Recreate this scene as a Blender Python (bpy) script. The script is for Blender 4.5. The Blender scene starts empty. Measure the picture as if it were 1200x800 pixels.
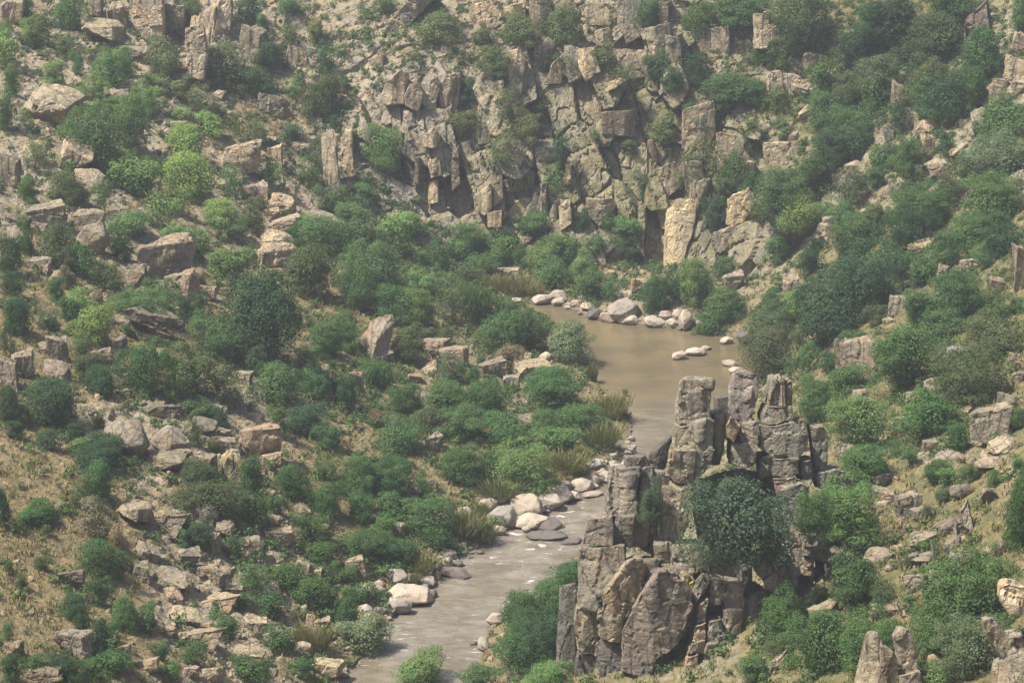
import bpy, bmesh, math, random
import numpy as np
from mathutils import Vector, Matrix, Euler

random.seed(7)
rng = np.random.default_rng(7)
scene = bpy.context.scene
COL = scene.collection

# ------------------------------------------------------------------ camera
H = 120.0
PITCH = math.radians(16.0)
FOV = math.radians(22.0)
FPX = 600.0 / math.tan(FOV / 2)
CP, SP = math.cos(PITCH), math.sin(PITCH)
CAM = Vector((0, 0, H))

cam_data = bpy.data.cameras.new("camera")
cam = bpy.data.objects.new("camera", cam_data)
COL.objects.link(cam)
cam.location = CAM
cam.rotation_euler = (math.pi / 2 - PITCH, 0, 0)
cam_data.angle = FOV
cam_data.clip_end = 3000
scene.camera = cam


def ray(px, py):
    a = (px - 600) / FPX
    b = (400 - py) / FPX
    return Vector((a, CP + b * SP, -SP + b * CP))


def at(px, py, D):
    r = ray(px, py)
    return CAM + r * (D / r.y)


def project(P):
    """numpy world -> photo pixels (used to know which patch of hillside is which)"""
    x, y, z = P[..., 0], P[..., 1], P[..., 2] - H
    d = y * CP - z * SP
    d = np.where(d < 1, 1, d)
    return 600 + FPX * x / d, 400 - FPX * (y * SP + z * CP) / d


# ------------------------------------------------------------------ numpy noise
def _hash(ix, iy, iz, k=0):
    h = (ix.astype(np.int64) * 374761393 + iy.astype(np.int64) * 668265263
         + iz.astype(np.int64) * 2147483647 + k * 974634253) & 0x7fffffff
    h = (h ^ (h >> 13)) * 1274126177 & 0x7fffffff
    h = (h ^ (h >> 16)) * 2246822519 & 0x7fffffff
    h = h ^ (h >> 15)
    return (h & 0xffffff) / float(0xffffff)


def vnoise(P, k=0):
    i = np.floor(P)
    f = P - i
    f = f * f * (3 - 2 * f)
    ix, iy, iz = i[..., 0], i[..., 1], i[..., 2]
    out = 0
    for dx in (0, 1):
        wx = f[..., 0] if dx else 1 - f[..., 0]
        for dy in (0, 1):
            wy = f[..., 1] if dy else 1 - f[..., 1]
            for dz in (0, 1):
                wz = f[..., 2] if dz else 1 - f[..., 2]
                out = out + wx * wy * wz * _hash(ix + dx, iy + dy, iz + dz, k)
    return out * 2 - 1


def fbm(P, octaves=4, k=0):
    a, s, out = 1.0, 1.0, 0
    for o in range(octaves):
        out = out + a * vnoise(P * s + 17.3 * o, k + o)
        a *= 0.5
        s *= 2.03
    return out / 1.9


def cells(P, k=0, tilt=0.7):
    """3D jittered cells: (cell value, edge distance, plane tilt value)"""
    i = np.floor(P)
    best = np.full(P.shape[:-1], 9.0)
    second = np.full(P.shape[:-1], 9.0)
    val = np.zeros(P.shape[:-1])
    for dx in (-1, 0, 1):
        for dy in (-1, 0, 1):
            for dz in (-1, 0, 1):
                cx, cy, cz = i[..., 0] + dx, i[..., 1] + dy, i[..., 2] + dz
                ox = cx + 0.15 + 0.7 * _hash(cx, cy, cz, k + 1)
                oy = cy + 0.15 + 0.7 * _hash(cx, cy, cz, k + 2)
                oz = cz + 0.15 + 0.7 * _hash(cx, cy, cz, k + 3)
                ex, ey, ez = P[..., 0] - ox, P[..., 1] - oy, P[..., 2] - oz
                d = np.abs(ex) ** 3 + np.abs(ey) ** 3 + np.abs(ez) ** 3
                v = (_hash(cx, cy, cz, k + 4) * 2 - 1)
                gx = _hash(cx, cy, cz, k + 5) * 2 - 1
                gz = _hash(cx, cy, cz, k + 6) * 2 - 1
                v = v + tilt * (gx * ex + gz * ez)
                near = d < best
                second = np.where(near, best, np.minimum(second, d))
                val = np.where(near, v, val)
                best = np.where(near, d, best)
    return val, second ** (1 / 3) - best ** (1 / 3)


def sstep(a, b, x):
    t = np.clip((x - a) / (b - a), 0, 1)
    return t * t * (3 - 2 * t)


# ------------------------------------------------------------------ materials
class NT:
    def __init__(self, name):
        self.m = bpy.data.materials.new(name)
        self.m.use_nodes = True
        self.t = self.m.node_tree
        self.n = self.t.nodes
        self.n.clear()
        self.out = self.n.new("ShaderNodeOutputMaterial")
        self.geo = self.n.new("ShaderNodeNewGeometry")

    def link(self, a, b):
        self.t.links.new(a, b)

    def val(self, sock, v):
        if isinstance(v, (int, float)):
            sock.default_value = v
        elif isinstance(v, tuple):
            sock.default_value = v if len(v) == len(sock.default_value) else (*v, 1)
        else:
            self.link(v, sock)

    def mapped(self, scale, rot=(0, 0, 0), src=None):
        m = self.n.new("ShaderNodeMapping")
        self.link(src or self.geo.outputs["Position"], m.inputs[0])
        m.inputs["Rotation"].default_value = rot
        m.inputs["Scale"].default_value = scale
        return m.outputs[0]

    def noise(self, scale, detail=4, rough=0.6, vec=None, dist=0.0):
        q = self.n.new("ShaderNodeTexNoise")
        self.link(vec or self.geo.outputs["Position"], q.inputs["Vector"])
        q.inputs["Scale"].default_value = scale
        q.inputs["Detail"].default_value = detail
        q.inputs["Roughness"].default_value = rough
        q.inputs["Distortion"].default_value = dist
        return q.outputs[0]

    def voro(self, scale, vec=None, feature="F1", out=0, rand=1.0):
        q = self.n.new("ShaderNodeTexVoronoi")
        q.feature = feature
        self.link(vec or self.geo.outputs["Position"], q.inputs["Vector"])
        q.inputs["Scale"].default_value = scale
        q.inputs["Randomness"].default_value = rand
        return q.outputs[out]

    def ramp(self, v, a, b, lo=0.0, hi=1.0):
        q = self.n.new("ShaderNodeMapRange")
        q.interpolation_type = "SMOOTHSTEP"
        self.link(v, q.inputs[0])
        q.inputs[1].default_value = a
        q.inputs[2].default_value = b
        q.inputs[3].default_value = lo
        q.inputs[4].default_value = hi
        return q.outputs[0]

    def mix(self, f, a, b, mode="MIX"):
        q = self.n.new("ShaderNodeMix")
        q.data_type = "RGBA"
        q.blend_type = mode
        self.val(q.inputs[0], f)
        self.val(q.inputs[6], a)
        self.val(q.inputs[7], b)
        return q.outputs[2]

    def math(self, op, a, b=0.0, c=0.0):
        q = self.n.new("ShaderNodeMath")
        q.operation = op
        self.val(q.inputs[0], a)
        self.val(q.inputs[1], b)
        self.val(q.inputs[2], c)
        return q.outputs[0]

    def bsdf(self, color, rough=0.9, spec=0.15, normal=None):
        b = self.n.new("ShaderNodeBsdfPrincipled")
        self.val(b.inputs["Base Color"], color)
        self.val(b.inputs["Roughness"], rough)
        self.val(b.inputs["Specular IOR Level"], spec)
        if normal:
            self.link(normal, b.inputs["Normal"])
        self.link(b.outputs[0], self.out.inputs[0])
        return b

    def bump(self, h, strength=0.5, dist=0.3):
        q = self.n.new("ShaderNodeBump")
        q.inputs["Strength"].default_value = strength
        q.inputs["Distance"].default_value = dist
        self.link(h, q.inputs["Height"])
        return q.outputs[0]


def rock_colour(t, tint=None):
    """weathered granite: warm grey, pale lichen, dark water streaks, ochre oxide"""
    big = t.noise(0.16, 4, 0.55)
    mid = t.noise(0.9, 5, 0.65)
    fine = t.noise(4.5, 4, 0.7)
    c = t.mix(t.ramp(big, 0.35, 0.65), (0.35, 0.285, 0.195), (0.265, 0.23, 0.175))
    c = t.mix(t.ramp(mid, 0.52, 0.74, 0, 0.6), c, (0.40, 0.355, 0.28))
    pat = t.noise(0.33, 5, 0.6, t.mapped((1, 1, 0.5)))
    c = t.mix(t.ramp(pat, 0.51, 0.65, 0, 0.65), c, (0.115, 0.104, 0.088))
    streak = t.noise(0.55, 4, 0.65, t.mapped((1.7, 1.7, 0.16)))
    c = t.mix(t.ramp(streak, 0.53, 0.66, 0, 0.8), c, (0.075, 0.07, 0.062))
    rust = t.noise(0.30, 4, 0.6, t.mapped((1, 1, 0.6), (0.3, 0.2, 0)))
    c = t.mix(t.ramp(rust, 0.53, 0.68, 0, 0.55), c, (0.30, 0.195, 0.10))
    c = t.mix(t.ramp(t.noise(2.1, 5, 0.75), 0.50, 0.62, 0, 0.45), c, (0.14, 0.125, 0.10))
    c = t.mix(t.ramp(fine, 0.52, 0.66, 0, 0.6), c, (0.085, 0.08, 0.07))
    sp = t.noise(7.0, 3, 0.7)
    c = t.mix(t.ramp(sp, 0.56, 0.70, 0, 0.6), c, (0.48, 0.45, 0.38))
    return c, mid, fine, pat


def rock_bump(t, mid, fine, s=0.6):
    wv = t.n.new("ShaderNodeVectorMath")
    wv.operation = "ADD"
    wn = t.n.new("ShaderNodeTexNoise")
    wn.inputs["Scale"].default_value = 0.5
    t.link(t.geo.outputs["Position"], wn.inputs["Vector"])
    t.link(t.geo.outputs["Position"], wv.inputs[0])
    t.link(wn.outputs[1], wv.inputs[1])
    cr = t.voro(0.36, t.mapped((1, 1, 0.45), (0.2, 0.25, 0.4), wv.outputs[0]), "DISTANCE_TO_EDGE")
    cr = t.ramp(cr, 0.0, 0.045)
    h = t.math("MULTIPLY_ADD", mid, 0.9, t.math("MULTIPLY", fine, 0.35))
    h = t.math("MULTIPLY_ADD", cr, 0.12, h)
    return t.bump(h, s * 1.5, 0.6), cr


def mat_rock(name, yellow=0.0, ochre=0.0):
    t = NT(name)
    c, mid, fine, pat = rock_colour(t)
    nrm, cr = rock_bump(t, mid, fine)
    info = t.n.new("ShaderNodeObjectInfo")
    c = t.mix(1.0, c, info.outputs["Color"], "MULTIPLY")
    # moss and dry grass on ledges that face the sky
    sep = t.n.new("ShaderNodeSeparateXYZ")
    t.link(t.geo.outputs["Normal"], sep.inputs[0])
    up = t.math("MULTIPLY", t.ramp(sep.outputs[2], 0.72, 0.95), t.ramp(t.noise(0.7, 4), 0.5, 0.65, 0, 0.55))
    c = t.mix(up, c, (0.16, 0.145, 0.065))
    if yellow:
        yl = t.ramp(t.noise(0.33, 4, 0.55, t.mapped((1.2, 1.2, 0.5))), 0.5 - yellow, 0.62 - yellow, 0, 0.9)
        c = t.mix(yl, c, (0.42, 0.32, 0.05))
    if ochre:
        yl = t.ramp(t.noise(0.35, 4, 0.55), 0.5 - ochre, 0.62 - ochre, 0, 0.7)
        c = t.mix(yl, c, (0.27, 0.20, 0.135))
    c = t.mix(t.ramp(cr, 0, 1, 0.5, 0), c, (0.045, 0.04, 0.035))
    t.bsdf(c, 0.92, 0.12, nrm)
    return t.m


M_ROCK = mat_rock("granite")
M_YELLOW = mat_rock("yellow_lichen_granite", yellow=0.12)
M_OCHRE = mat_rock("rusty_granite", ochre=0.10)
M_SPOT = mat_rock("granite_with_lichen_spots", yellow=-0.08)


def mat_boulder():
    t = NT("river_granite")
    big = t.noise(0.35, 4)
    fine = t.noise(5, 4, 0.7)
    c = t.mix(t.ramp(big, 0.35, 0.65), (0.315, 0.27, 0.215), (0.275, 0.245, 0.205))
    c = t.mix(t.ramp(t.noise(1.1, 5, 0.65), 0.5, 0.68, 0, 0.7), c, (0.16, 0.14, 0.118))
    c = t.mix(t.ramp(fine, 0.5, 0.75, 0, 0.4), c, (0.17, 0.155, 0.14))
    info = t.n.new("ShaderNodeObjectInfo")
    c = t.mix(1.0, c, info.outputs["Color"], "MULTIPLY")
    sep = t.n.new("ShaderNodeSeparateXYZ")
    t.link(t.geo.outputs["Position"], sep.inputs[0])
    wet = t.ramp(t.math("MULTIPLY_ADD", big, 0.7, sep.outputs[2]), 0.45, 0.95, 0.85, 0)
    c = t.mix(wet, c, (0.075, 0.065, 0.055))
    h = t.math("MULTIPLY_ADD", t.noise(1.2, 5), 1.0, t.math("MULTIPLY", fine, 0.3))
    t.bsdf(c, t.ramp(wet, 0, 1, 0.9, 0.45), 0.2, t.bump(h, 0.5, 0.4))
    return t.m


M_BOULDER = mat_boulder()


def mat_foliage():
    t = NT("foliage")
    info = t.n.new("ShaderNodeObjectInfo")
    rnd = t.geo.outputs["Random Per Island"]
    c = info.outputs["Color"]
    c = t.mix(t.ramp(rnd, 0, 1, 0.1, 0.5), t.mix(1.0, c, (0.75, 0.8, 0.75), "MULTIPLY"),
              t.mix(1.0, c, (1.7, 1.55, 1.3), "MULTIPLY"))
    big = t.noise(0.55, 3)
    c = t.mix(t.ramp(big, 0.35, 0.7, 0, 0.5), c, t.mix(1.0, c, (1.5, 1.28, 0.95), "MULTIPLY"))
    d = t.n.new("ShaderNodeBsdfDiffuse")
    t.link(c, d.inputs[0])
    tr = t.n.new("ShaderNodeBsdfTranslucent")
    t.link(t.mix(1.0, c, (1.0, 1.15, 0.6), "MULTIPLY"), tr.inputs[0])
    mx = t.n.new("ShaderNodeMixShader")
    mx.inputs[0].default_value = 0.28
    t.link(d.outputs[0], mx.inputs[1])
    t.link(tr.outputs[0], mx.inputs[2])
    t.link(mx.outputs[0], t.out.inputs[0])
    return t.m


M_LEAF = mat_foliage()


def mat_bark():
    t = NT("bark")
    n = t.noise(3, 5, 0.7, t.mapped((2, 2, 0.5)))
    c = t.mix(t.ramp(n, 0.35, 0.65), (0.10, 0.085, 0.07), (0.24, 0.215, 0.185))
    t.bsdf(c, 0.95, 0.1, t.bump(n, 0.5, 0.1))
    return t.m


M_BARK = mat_bark()


def mat_grass():
    t = NT("dry_grass_blades")
    rnd = t.geo.outputs["Random Per Island"]
    big = t.noise(0.06, 3)
    c = t.mix(t.ramp(rnd, 0, 1), (0.225, 0.172, 0.075), (0.13, 0.125, 0.052))
    c = t.mix(t.ramp(big, 0.45, 0.62, 0, 0.7), c, (0.13, 0.15, 0.055))
    t.bsdf(c, 0.95, 0.05)
    return t.m


def mat_terrain():
    t = NT("rocky_hillside")
    att = t.n.new("ShaderNodeAttribute")
    att.attribute_name = "ground_mix"
    sep = t.n.new("ShaderNodeSeparateColor")
    t.link(att.outputs["Color"], sep.inputs[0])
    rockm, green, pale = sep.outputs[0], sep.outputs[1], sep.outputs[2]
    c, mid, fine, pat = rock_colour(t)
    c = t.mix(t.math("MULTIPLY", pale, 0.65), c, t.mix(t.ramp(mid, 0.35, 0.7), (0.30, 0.245, 0.175), (0.40, 0.335, 0.25)))
    nrm, cr = rock_bump(t, mid, fine, 0.75)
    c = t.mix(t.ramp(cr, 0, 1, 0.3, 0), c, (0.07, 0.06, 0.05))
    # soil and grass
    g1 = t.noise(0.22, 5, 0.65)
    g2 = t.noise(1.6, 5, 0.7)
    soil = t.mix(t.ramp(g1, 0.38, 0.62), (0.225, 0.155, 0.09), (0.21, 0.155, 0.068))
    soil = t.mix(t.ramp(g2, 0.5, 0.7, 0, 0.75), soil, (0.125, 0.10, 0.066))
    soil = t.mix(t.ramp(t.noise(0.5, 4), 0.56, 0.68, 0, 0.7), soil, (0.27, 0.22, 0.10))
    soil = t.mix(t.ramp(t.noise(3.3, 3, 0.6), 0.62, 0.7, 0, 0.7), soil, (0.31, 0.275, 0.22))
    vq = t.n.new("ShaderNodeTexVoronoi")
    vq.inputs["Scale"].default_value = 1.5
    t.link(t.geo.outputs["Position"], vq.inputs["Vector"])
    sc = t.n.new("ShaderNodeSeparateColor")
    t.link(vq.outputs[1], sc.inputs[0])
    isst = t.math("MULTIPLY", t.ramp(sc.outputs[0], 0.55, 0.62), t.ramp(vq.outputs[0], 0.30, 0.42, 1, 0))
    soil = t.mix(t.math("MULTIPLY", isst, 0.85), soil, t.mix(sc.outputs[1], (0.17, 0.15, 0.125), (0.38, 0.335, 0.27)))
    soil = t.mix(t.ramp(t.noise(4.2, 4, 0.75), 0.52, 0.64, 0, 0.6), soil, (0.085, 0.075, 0.042))
    soil = t.mix(t.ramp(t.noise(0.9, 5, 0.7), 0.5, 0.62, 0, 0.55), soil, (0.13, 0.12, 0.055))
    soil = t.mix(t.math("MULTIPLY", pale, 0.5), soil, (0.31, 0.235, 0.155))
    grn = t.mix(t.ramp(g2, 0.4, 0.7), (0.066, 0.084, 0.034), (0.118, 0.124, 0.05))
    soil = t.mix(t.math("MULTIPLY", green, t.ramp(g1, 0.3, 0.6, 0.55, 1.0)), soil, grn)
    rk = t.ramp(t.math("ADD", rockm, t.math("MULTIPLY", t.math("SUBTRACT", t.noise(0.7, 6, 0.7), 0.5), 1.3)), 0.38, 0.62)
    moss = t.math("MULTIPLY", green, t.ramp(t.noise(0.45, 5, 0.65), 0.38, 0.56, 0, 0.9))
    c = t.mix(moss, c, t.mix(t.ramp(fine, 0.4, 0.65), (0.125, 0.12, 0.05), (0.20, 0.185, 0.08)))
    c = t.mix(rk, soil, c)
    ns = t.n.new("ShaderNodeSeparateXYZ")
    t.link(t.geo.outputs["Normal"], ns.inputs[0])
    ledge = t.math("MULTIPLY", t.ramp(ns.outputs[2], 0.70, 0.92), t.ramp(t.noise(0.5, 5, 0.7), 0.42, 0.58, 0, 0.8))
    c = t.mix(ledge, c, t.mix(t.ramp(g2, 0.4, 0.65), (0.27, 0.195, 0.092), (0.12, 0.115, 0.048)))
    # wet muddy foot at the water line
    zs = t.n.new("ShaderNodeSeparateXYZ")
    t.link(t.geo.outputs["Position"], zs.inputs[0])
    c = t.mix(t.ramp(zs.outputs[2], 0.05, 0.7, 0.75, 0), c, (0.10, 0.082, 0.058))
    h2 = t.math("MULTIPLY", g2, 0.8)
    t.bsdf(c, 0.95, 0.08, nrm)
    return t.m


def mat_water():
    t = NT("muddy_water")
    att = t.n.new("ShaderNodeAttribute")
    att.attribute_name = "rapids"
    rap = att.outputs["Fac"]
    flow = t.mapped((0.42, 1.25, 1), (0, 0, math.radians(12)))
    n1 = t.noise(1.5, 5, 0.65, flow, 0.5)
    n2 = t.noise(4.0, 4, 0.6, t.mapped((0.5, 1.2, 1)))
    n3 = t.noise(0.10, 3, 0.5)
    c = t.mix(t.ramp(n3, 0.35, 0.65), (0.145, 0.108, 0.056), (0.105, 0.082, 0.046))
    c = t.mix(t.math("MULTIPLY", rap, 0.75), c, t.mix(t.ramp(t.math("MULTIPLY_ADD", t.noise(0.28, 4, 0.6, t.mapped((0.7, 1.3, 1))), 1.2, t.math("MULTIPLY", n1, 0.5)), 0.65, 1.05), (0.135, 0.112, 0.078), (0.225, 0.20, 0.16)))  # lighter, greyer rapids: sky sheen mixed into the water colour
    fm = t.noise(0.75, 6, 0.7, t.mapped((0.5, 1.1, 1), (0, 0, math.radians(10))), 0.4)
    foam = t.ramp(t.math("ADD", fm, t.math("MULTIPLY", t.math("SUBTRACT", rap, 1.0), 0.25)), 0.59, 0.66, 0, 0.8)
    c = t.mix(foam, c, (0.62, 0.60, 0.56))
    h = t.math("MULTIPLY_ADD", n1, 1.0, t.math("MULTIPLY", n2, 0.35))
    q = t.n.new("ShaderNodeBump")
    q.inputs["Distance"].default_value = 0.35
    t.link(h, q.inputs["Height"])
    t.link(t.ramp(rap, 0, 1, 0.16, 0.75), q.inputs["Strength"])
    t.bsdf(c, t.ramp(rap, 0, 1, 0.10, 0.16), 0.5, q.outputs[0])
    return t.m


# ------------------------------------------------------------------ hillside heights from surveyed points
SHORE_L = [(250, 960), (330, 880), (395, 800), (425, 770), (447, 742), (468, 715), (503, 690), (520, 672), (545, 650),
           (572, 636), (592, 622), (640, 600), (665, 585), (695, 570), (722, 557), (738, 540), (737, 520), (741, 500),
           (735, 482), (716, 470), (703, 455), (694, 432), (682, 406), (662, 390), (640, 376), (612, 365), (596, 355)]
SHORE_R = [(652, 357), (702, 376), (752, 382), (822, 388), (866, 398), (890, 412), (893, 432), (880, 460), (850, 500),
           (815, 535), (775, 562), (742, 590), (716, 620), (692, 645), (662, 668), (625, 700), (592, 718), (570, 748),
           (556, 800), (510, 870), (440, 960)]


def on_water(px, py):
    r = ray(px, py)
    return CAM + r * (H / -r.z)


def densify(pts, step=9):
    out = []
    for (a, b) in zip(pts[:-1], pts[1:]):
        n = max(1, int(math.hypot(b[0] - a[0], b[1] - a[1]) / step))
        for i in range(n):
            s = i / n
            out.append((a[0] + (b[0] - a[0]) * s, a[1] + (b[1] - a[1]) * s))
    out.append(pts[-1])
    return out


shore_world = [on_water(*p) for p in densify(SHORE_L + SHORE_R)]
river_poly = np.array([(p.x, p.y) for p in shore_world])

ROWS = {
    950: [(-250, 190), (0, 214), (200, 226), (560, 236), (750, 228), (1000, 210), (1200, 186), (1450, 160)],
    800: [(-250, 212), (0, 238), (100, 245), (200, 256), (300, 267), (590, 272), (660, 264), (750, 259), (850, 251), (1000, 236), (1100, 225), (1200, 212), (1450, 180)],
    700: [(-250, 230), (0, 262), (100, 268), (200, 278), (300, 288), (400, 298), (665, 294), (740, 276), (820, 270), (900, 267), (1000, 258), (1100, 248), (1200, 235), (1450, 200)],
    600: [(-250, 246), (0, 280), (100, 286), (200, 296), (300, 306), (400, 316), (500, 326), (570, 332), (770, 308), (830, 288), (900, 285), (1000, 286), (1100, 274), (1200, 258), (1450, 222)],
    520: [(900, 302), (980, 305), (850, 328)],
    500: [(-250, 270), (0, 305), (100, 312), (200, 322), (300, 334), (400, 345), (500, 354), (600, 362), (680, 368), (1050, 318), (1100, 308), (1200, 288), (1450, 245)],
    450: [(940, 372), (1000, 352)],
    400: [(-250, 290), (0, 330), (100, 340), (200, 352), (300, 368), (400, 384), (500, 398), (600, 411), (940, 402), (1000, 387), (1100, 362), (1200, 335), (1450, 285)],
    340: [(560, 442), (480, 420), (700, 441), (780, 438), (840, 436), (900, 430)],
    300: [(-250, 320), (0, 362), (100, 375), (200, 395), (300, 415), (400, 435), (500, 458), (600, 468), (700, 468), (770, 468), (850, 463), (920, 452), (1000, 433), (1100, 408), (1200, 382), (1450, 335)],
    200: [(-250, 355), (0, 402), (100, 417), (200, 437), (300, 456), (400, 470), (500, 473.5), (600, 474.5), (700, 474.5), (780, 474), (850, 469), (920, 465), (1000, 456), (1100, 440), (1200, 422), (1450, 375)],
    250: [(470, 467), (540, 471), (620, 471.5), (700, 471.5), (790, 471), (860, 465)],
    150: [(450, 476), (540, 478), (620, 478.5), (700, 478.5), (800, 477)],
    50: [(520, 488), (640, 487.5), (760, 486)],
    100: [(-250, 395), (0, 442), (100, 457), (200, 471), (300, 480), (400, 485), (480, 480), (600, 482), (700, 482), (800, 481), (900, 480), (1000, 474), (1100, 462), (1200, 445), (1450, 400)],
    0: [(-250, 440), (0, 486), (100, 495), (200, 500), (300, 502), (400, 506), (500, 500), (600, 495), (700, 494), (800, 492), (900, 494), (1000, 494), (1100, 485), (1200, 467), (1450, 425)],
    -150: [(-250, 500), (0, 535), (300, 548), (600, 552), (900, 545), (1200, 518), (1450, 480)],
    -300: [(-250, 590), (100, 620), (600, 640), (1000, 620), (1450, 560)],
}
ctrl = []
for y, row in ROWS.items():
    for (x, D) in row:
        p = at(x, y, D)
        ctrl.append((p.x, p.y, p.z))
for p in shore_world[::2]:
    ctrl.append((p.x, p.y, 0.25))
sl = [on_water(*p) for p in densify(SHORE_L, 30)]
sr = [on_water(*p) for p in densify(SHORE_R[::-1], 30)]
for i in range(len(sl)):
    b = min(sr, key=lambda q: (q - sl[i]).length)
    m = (b + sl[i]) / 2
    if (b - sl[i]).length > 6:
        ctrl.append((m.x, m.y, -2.0))
ctrl += [(0, 0, 114), (-150, 0, 122), (150, 0, 122), (-60, 0, 116), (60, 0, 116), (0, -60, 124), (0, 110, 55), (-150, 110, 74), (150, 110, 78),
         (0, 180, 14), (-40, 180, 18), (40, 175, 26), (-260, 300, 95), (260, 300, 100), (-260, 150, 95), (260, 150, 100),
         (-260, 550, 105), (260, 550, 110), (-200, 660, 110), (200, 660, 110), (0, 700, 105)]
ctrl = np.array(ctrl)
_, keep = np.unique(np.round(ctrl[:, :2] / 1.2), axis=0, return_index=True)
ctrl = ctrl[np.sort(keep)]
CS = 100.0


def tps(r2):
    return np.where(r2 > 1e-12, 0.5 * r2 * np.log(r2 + 1e-12), 0)


def fit(c, smooth):
    n = len(c)
    xy = c[:, :2] / CS
    A = np.zeros((n + 3, n + 3))
    d2 = ((xy[:, None] - xy[None]) ** 2).sum(-1)
    A[:n, :n] = tps(d2) + smooth * np.eye(n)
    P = np.c_[np.ones(n), xy]
    A[:n, n:] = P
    A[n:, :n] = P.T
    return np.linalg.solve(A, np.r_[c[:, 2], np.zeros(3)]), xy


W, CXY = fit(ctrl, 2e-4)


def base_height(x, y):
    q = np.stack([x, y], -1).reshape(-1, 2) / CS
    out = np.zeros(len(q))
    for s in range(0, len(q), 20000):
        k = q[s:s + 20000]
        d2 = ((k[:, None] - CXY[None]) ** 2).sum(-1)
        out[s:s + 20000] = tps(d2) @ W[:-3] + W[-3] + k @ W[-2:]
    return out.reshape(x.shape)


def axis(lo, fine_lo, fine_hi, hi, steps):
    a = list(steps)
    d = a[1] - a[0]
    v = a[0]
    left = []
    while v > lo:
        d *= 1.18
        v -= d
        left.append(v)
    d = a[-1] - a[-2]
    v = a[-1]
    right = []
    while v < hi:
        d *= 1.18
        v += d
        right.append(v)
    return np.array(left[::-1] + a + right)


xs = axis(-270, 0, 0, 270, np.r_[np.arange(-104, -34, 0.46), np.arange(-34, 46, 0.27), np.arange(46, 104.1, 0.46)])
ys = axis(-60, 0, 0, 720, np.r_[np.arange(206, 425, 0.46), np.arange(425, 463, 0.30), np.arange(463, 496, 0.13), np.arange(496, 512, 0.3)])
GX, GY = np.meshgrid(xs, ys)
GZ = base_height(GX, GY)


def inside_poly(x, y, poly):
    ins = np.zeros(x.shape, bool)
    n = len(poly)
    j = n - 1
    for i in range(n):
        xi, yi = poly[i]
        xj, yj = poly[j]
        c = ((yi > y) != (yj > y)) & (x < (xj - xi) * (y - yi) / (yj - yi + 1e-12) + xi)
        ins ^= c
        j = i
    return ins


# keep dry land above the water and the bed below it
inr = inside_poly(GX, GY, river_poly)
dist = np.full(GX.shape, 1e9)
near = (GZ < 8) & (GY > 200) & (GY < 470)
idx = np.argwhere(near)
q = np.stack([GX[near], GY[near]], -1)
dd = np.full(len(q), 1e9)
for s in range(0, len(q), 20000):
    dd[s:s + 20000] = np.sqrt(((q[s:s + 20000, None] - river_poly[None]) ** 2).sum(-1)).min(1)
dist[near] = dd
land_min = np.clip(0.22 + 0.06 * dist, 0, 0.7)
GZ = np.where(inr, np.minimum(GZ, -0.25 - 0.2 * np.minimum(dist, 8)), np.maximum(GZ, np.where(GY > 200, land_min, -9)))

P0 = np.stack([GX, GY, GZ], -1)
gy, gx = np.gradient(GZ, ys, xs)
NRM = np.stack([-gx, -gy, np.ones_like(GZ)], -1)
NRM /= np.linalg.norm(NRM, axis=-1, keepdims=True)
steep = 1 - NRM[..., 2]
PX, PY = project(P0)

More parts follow.
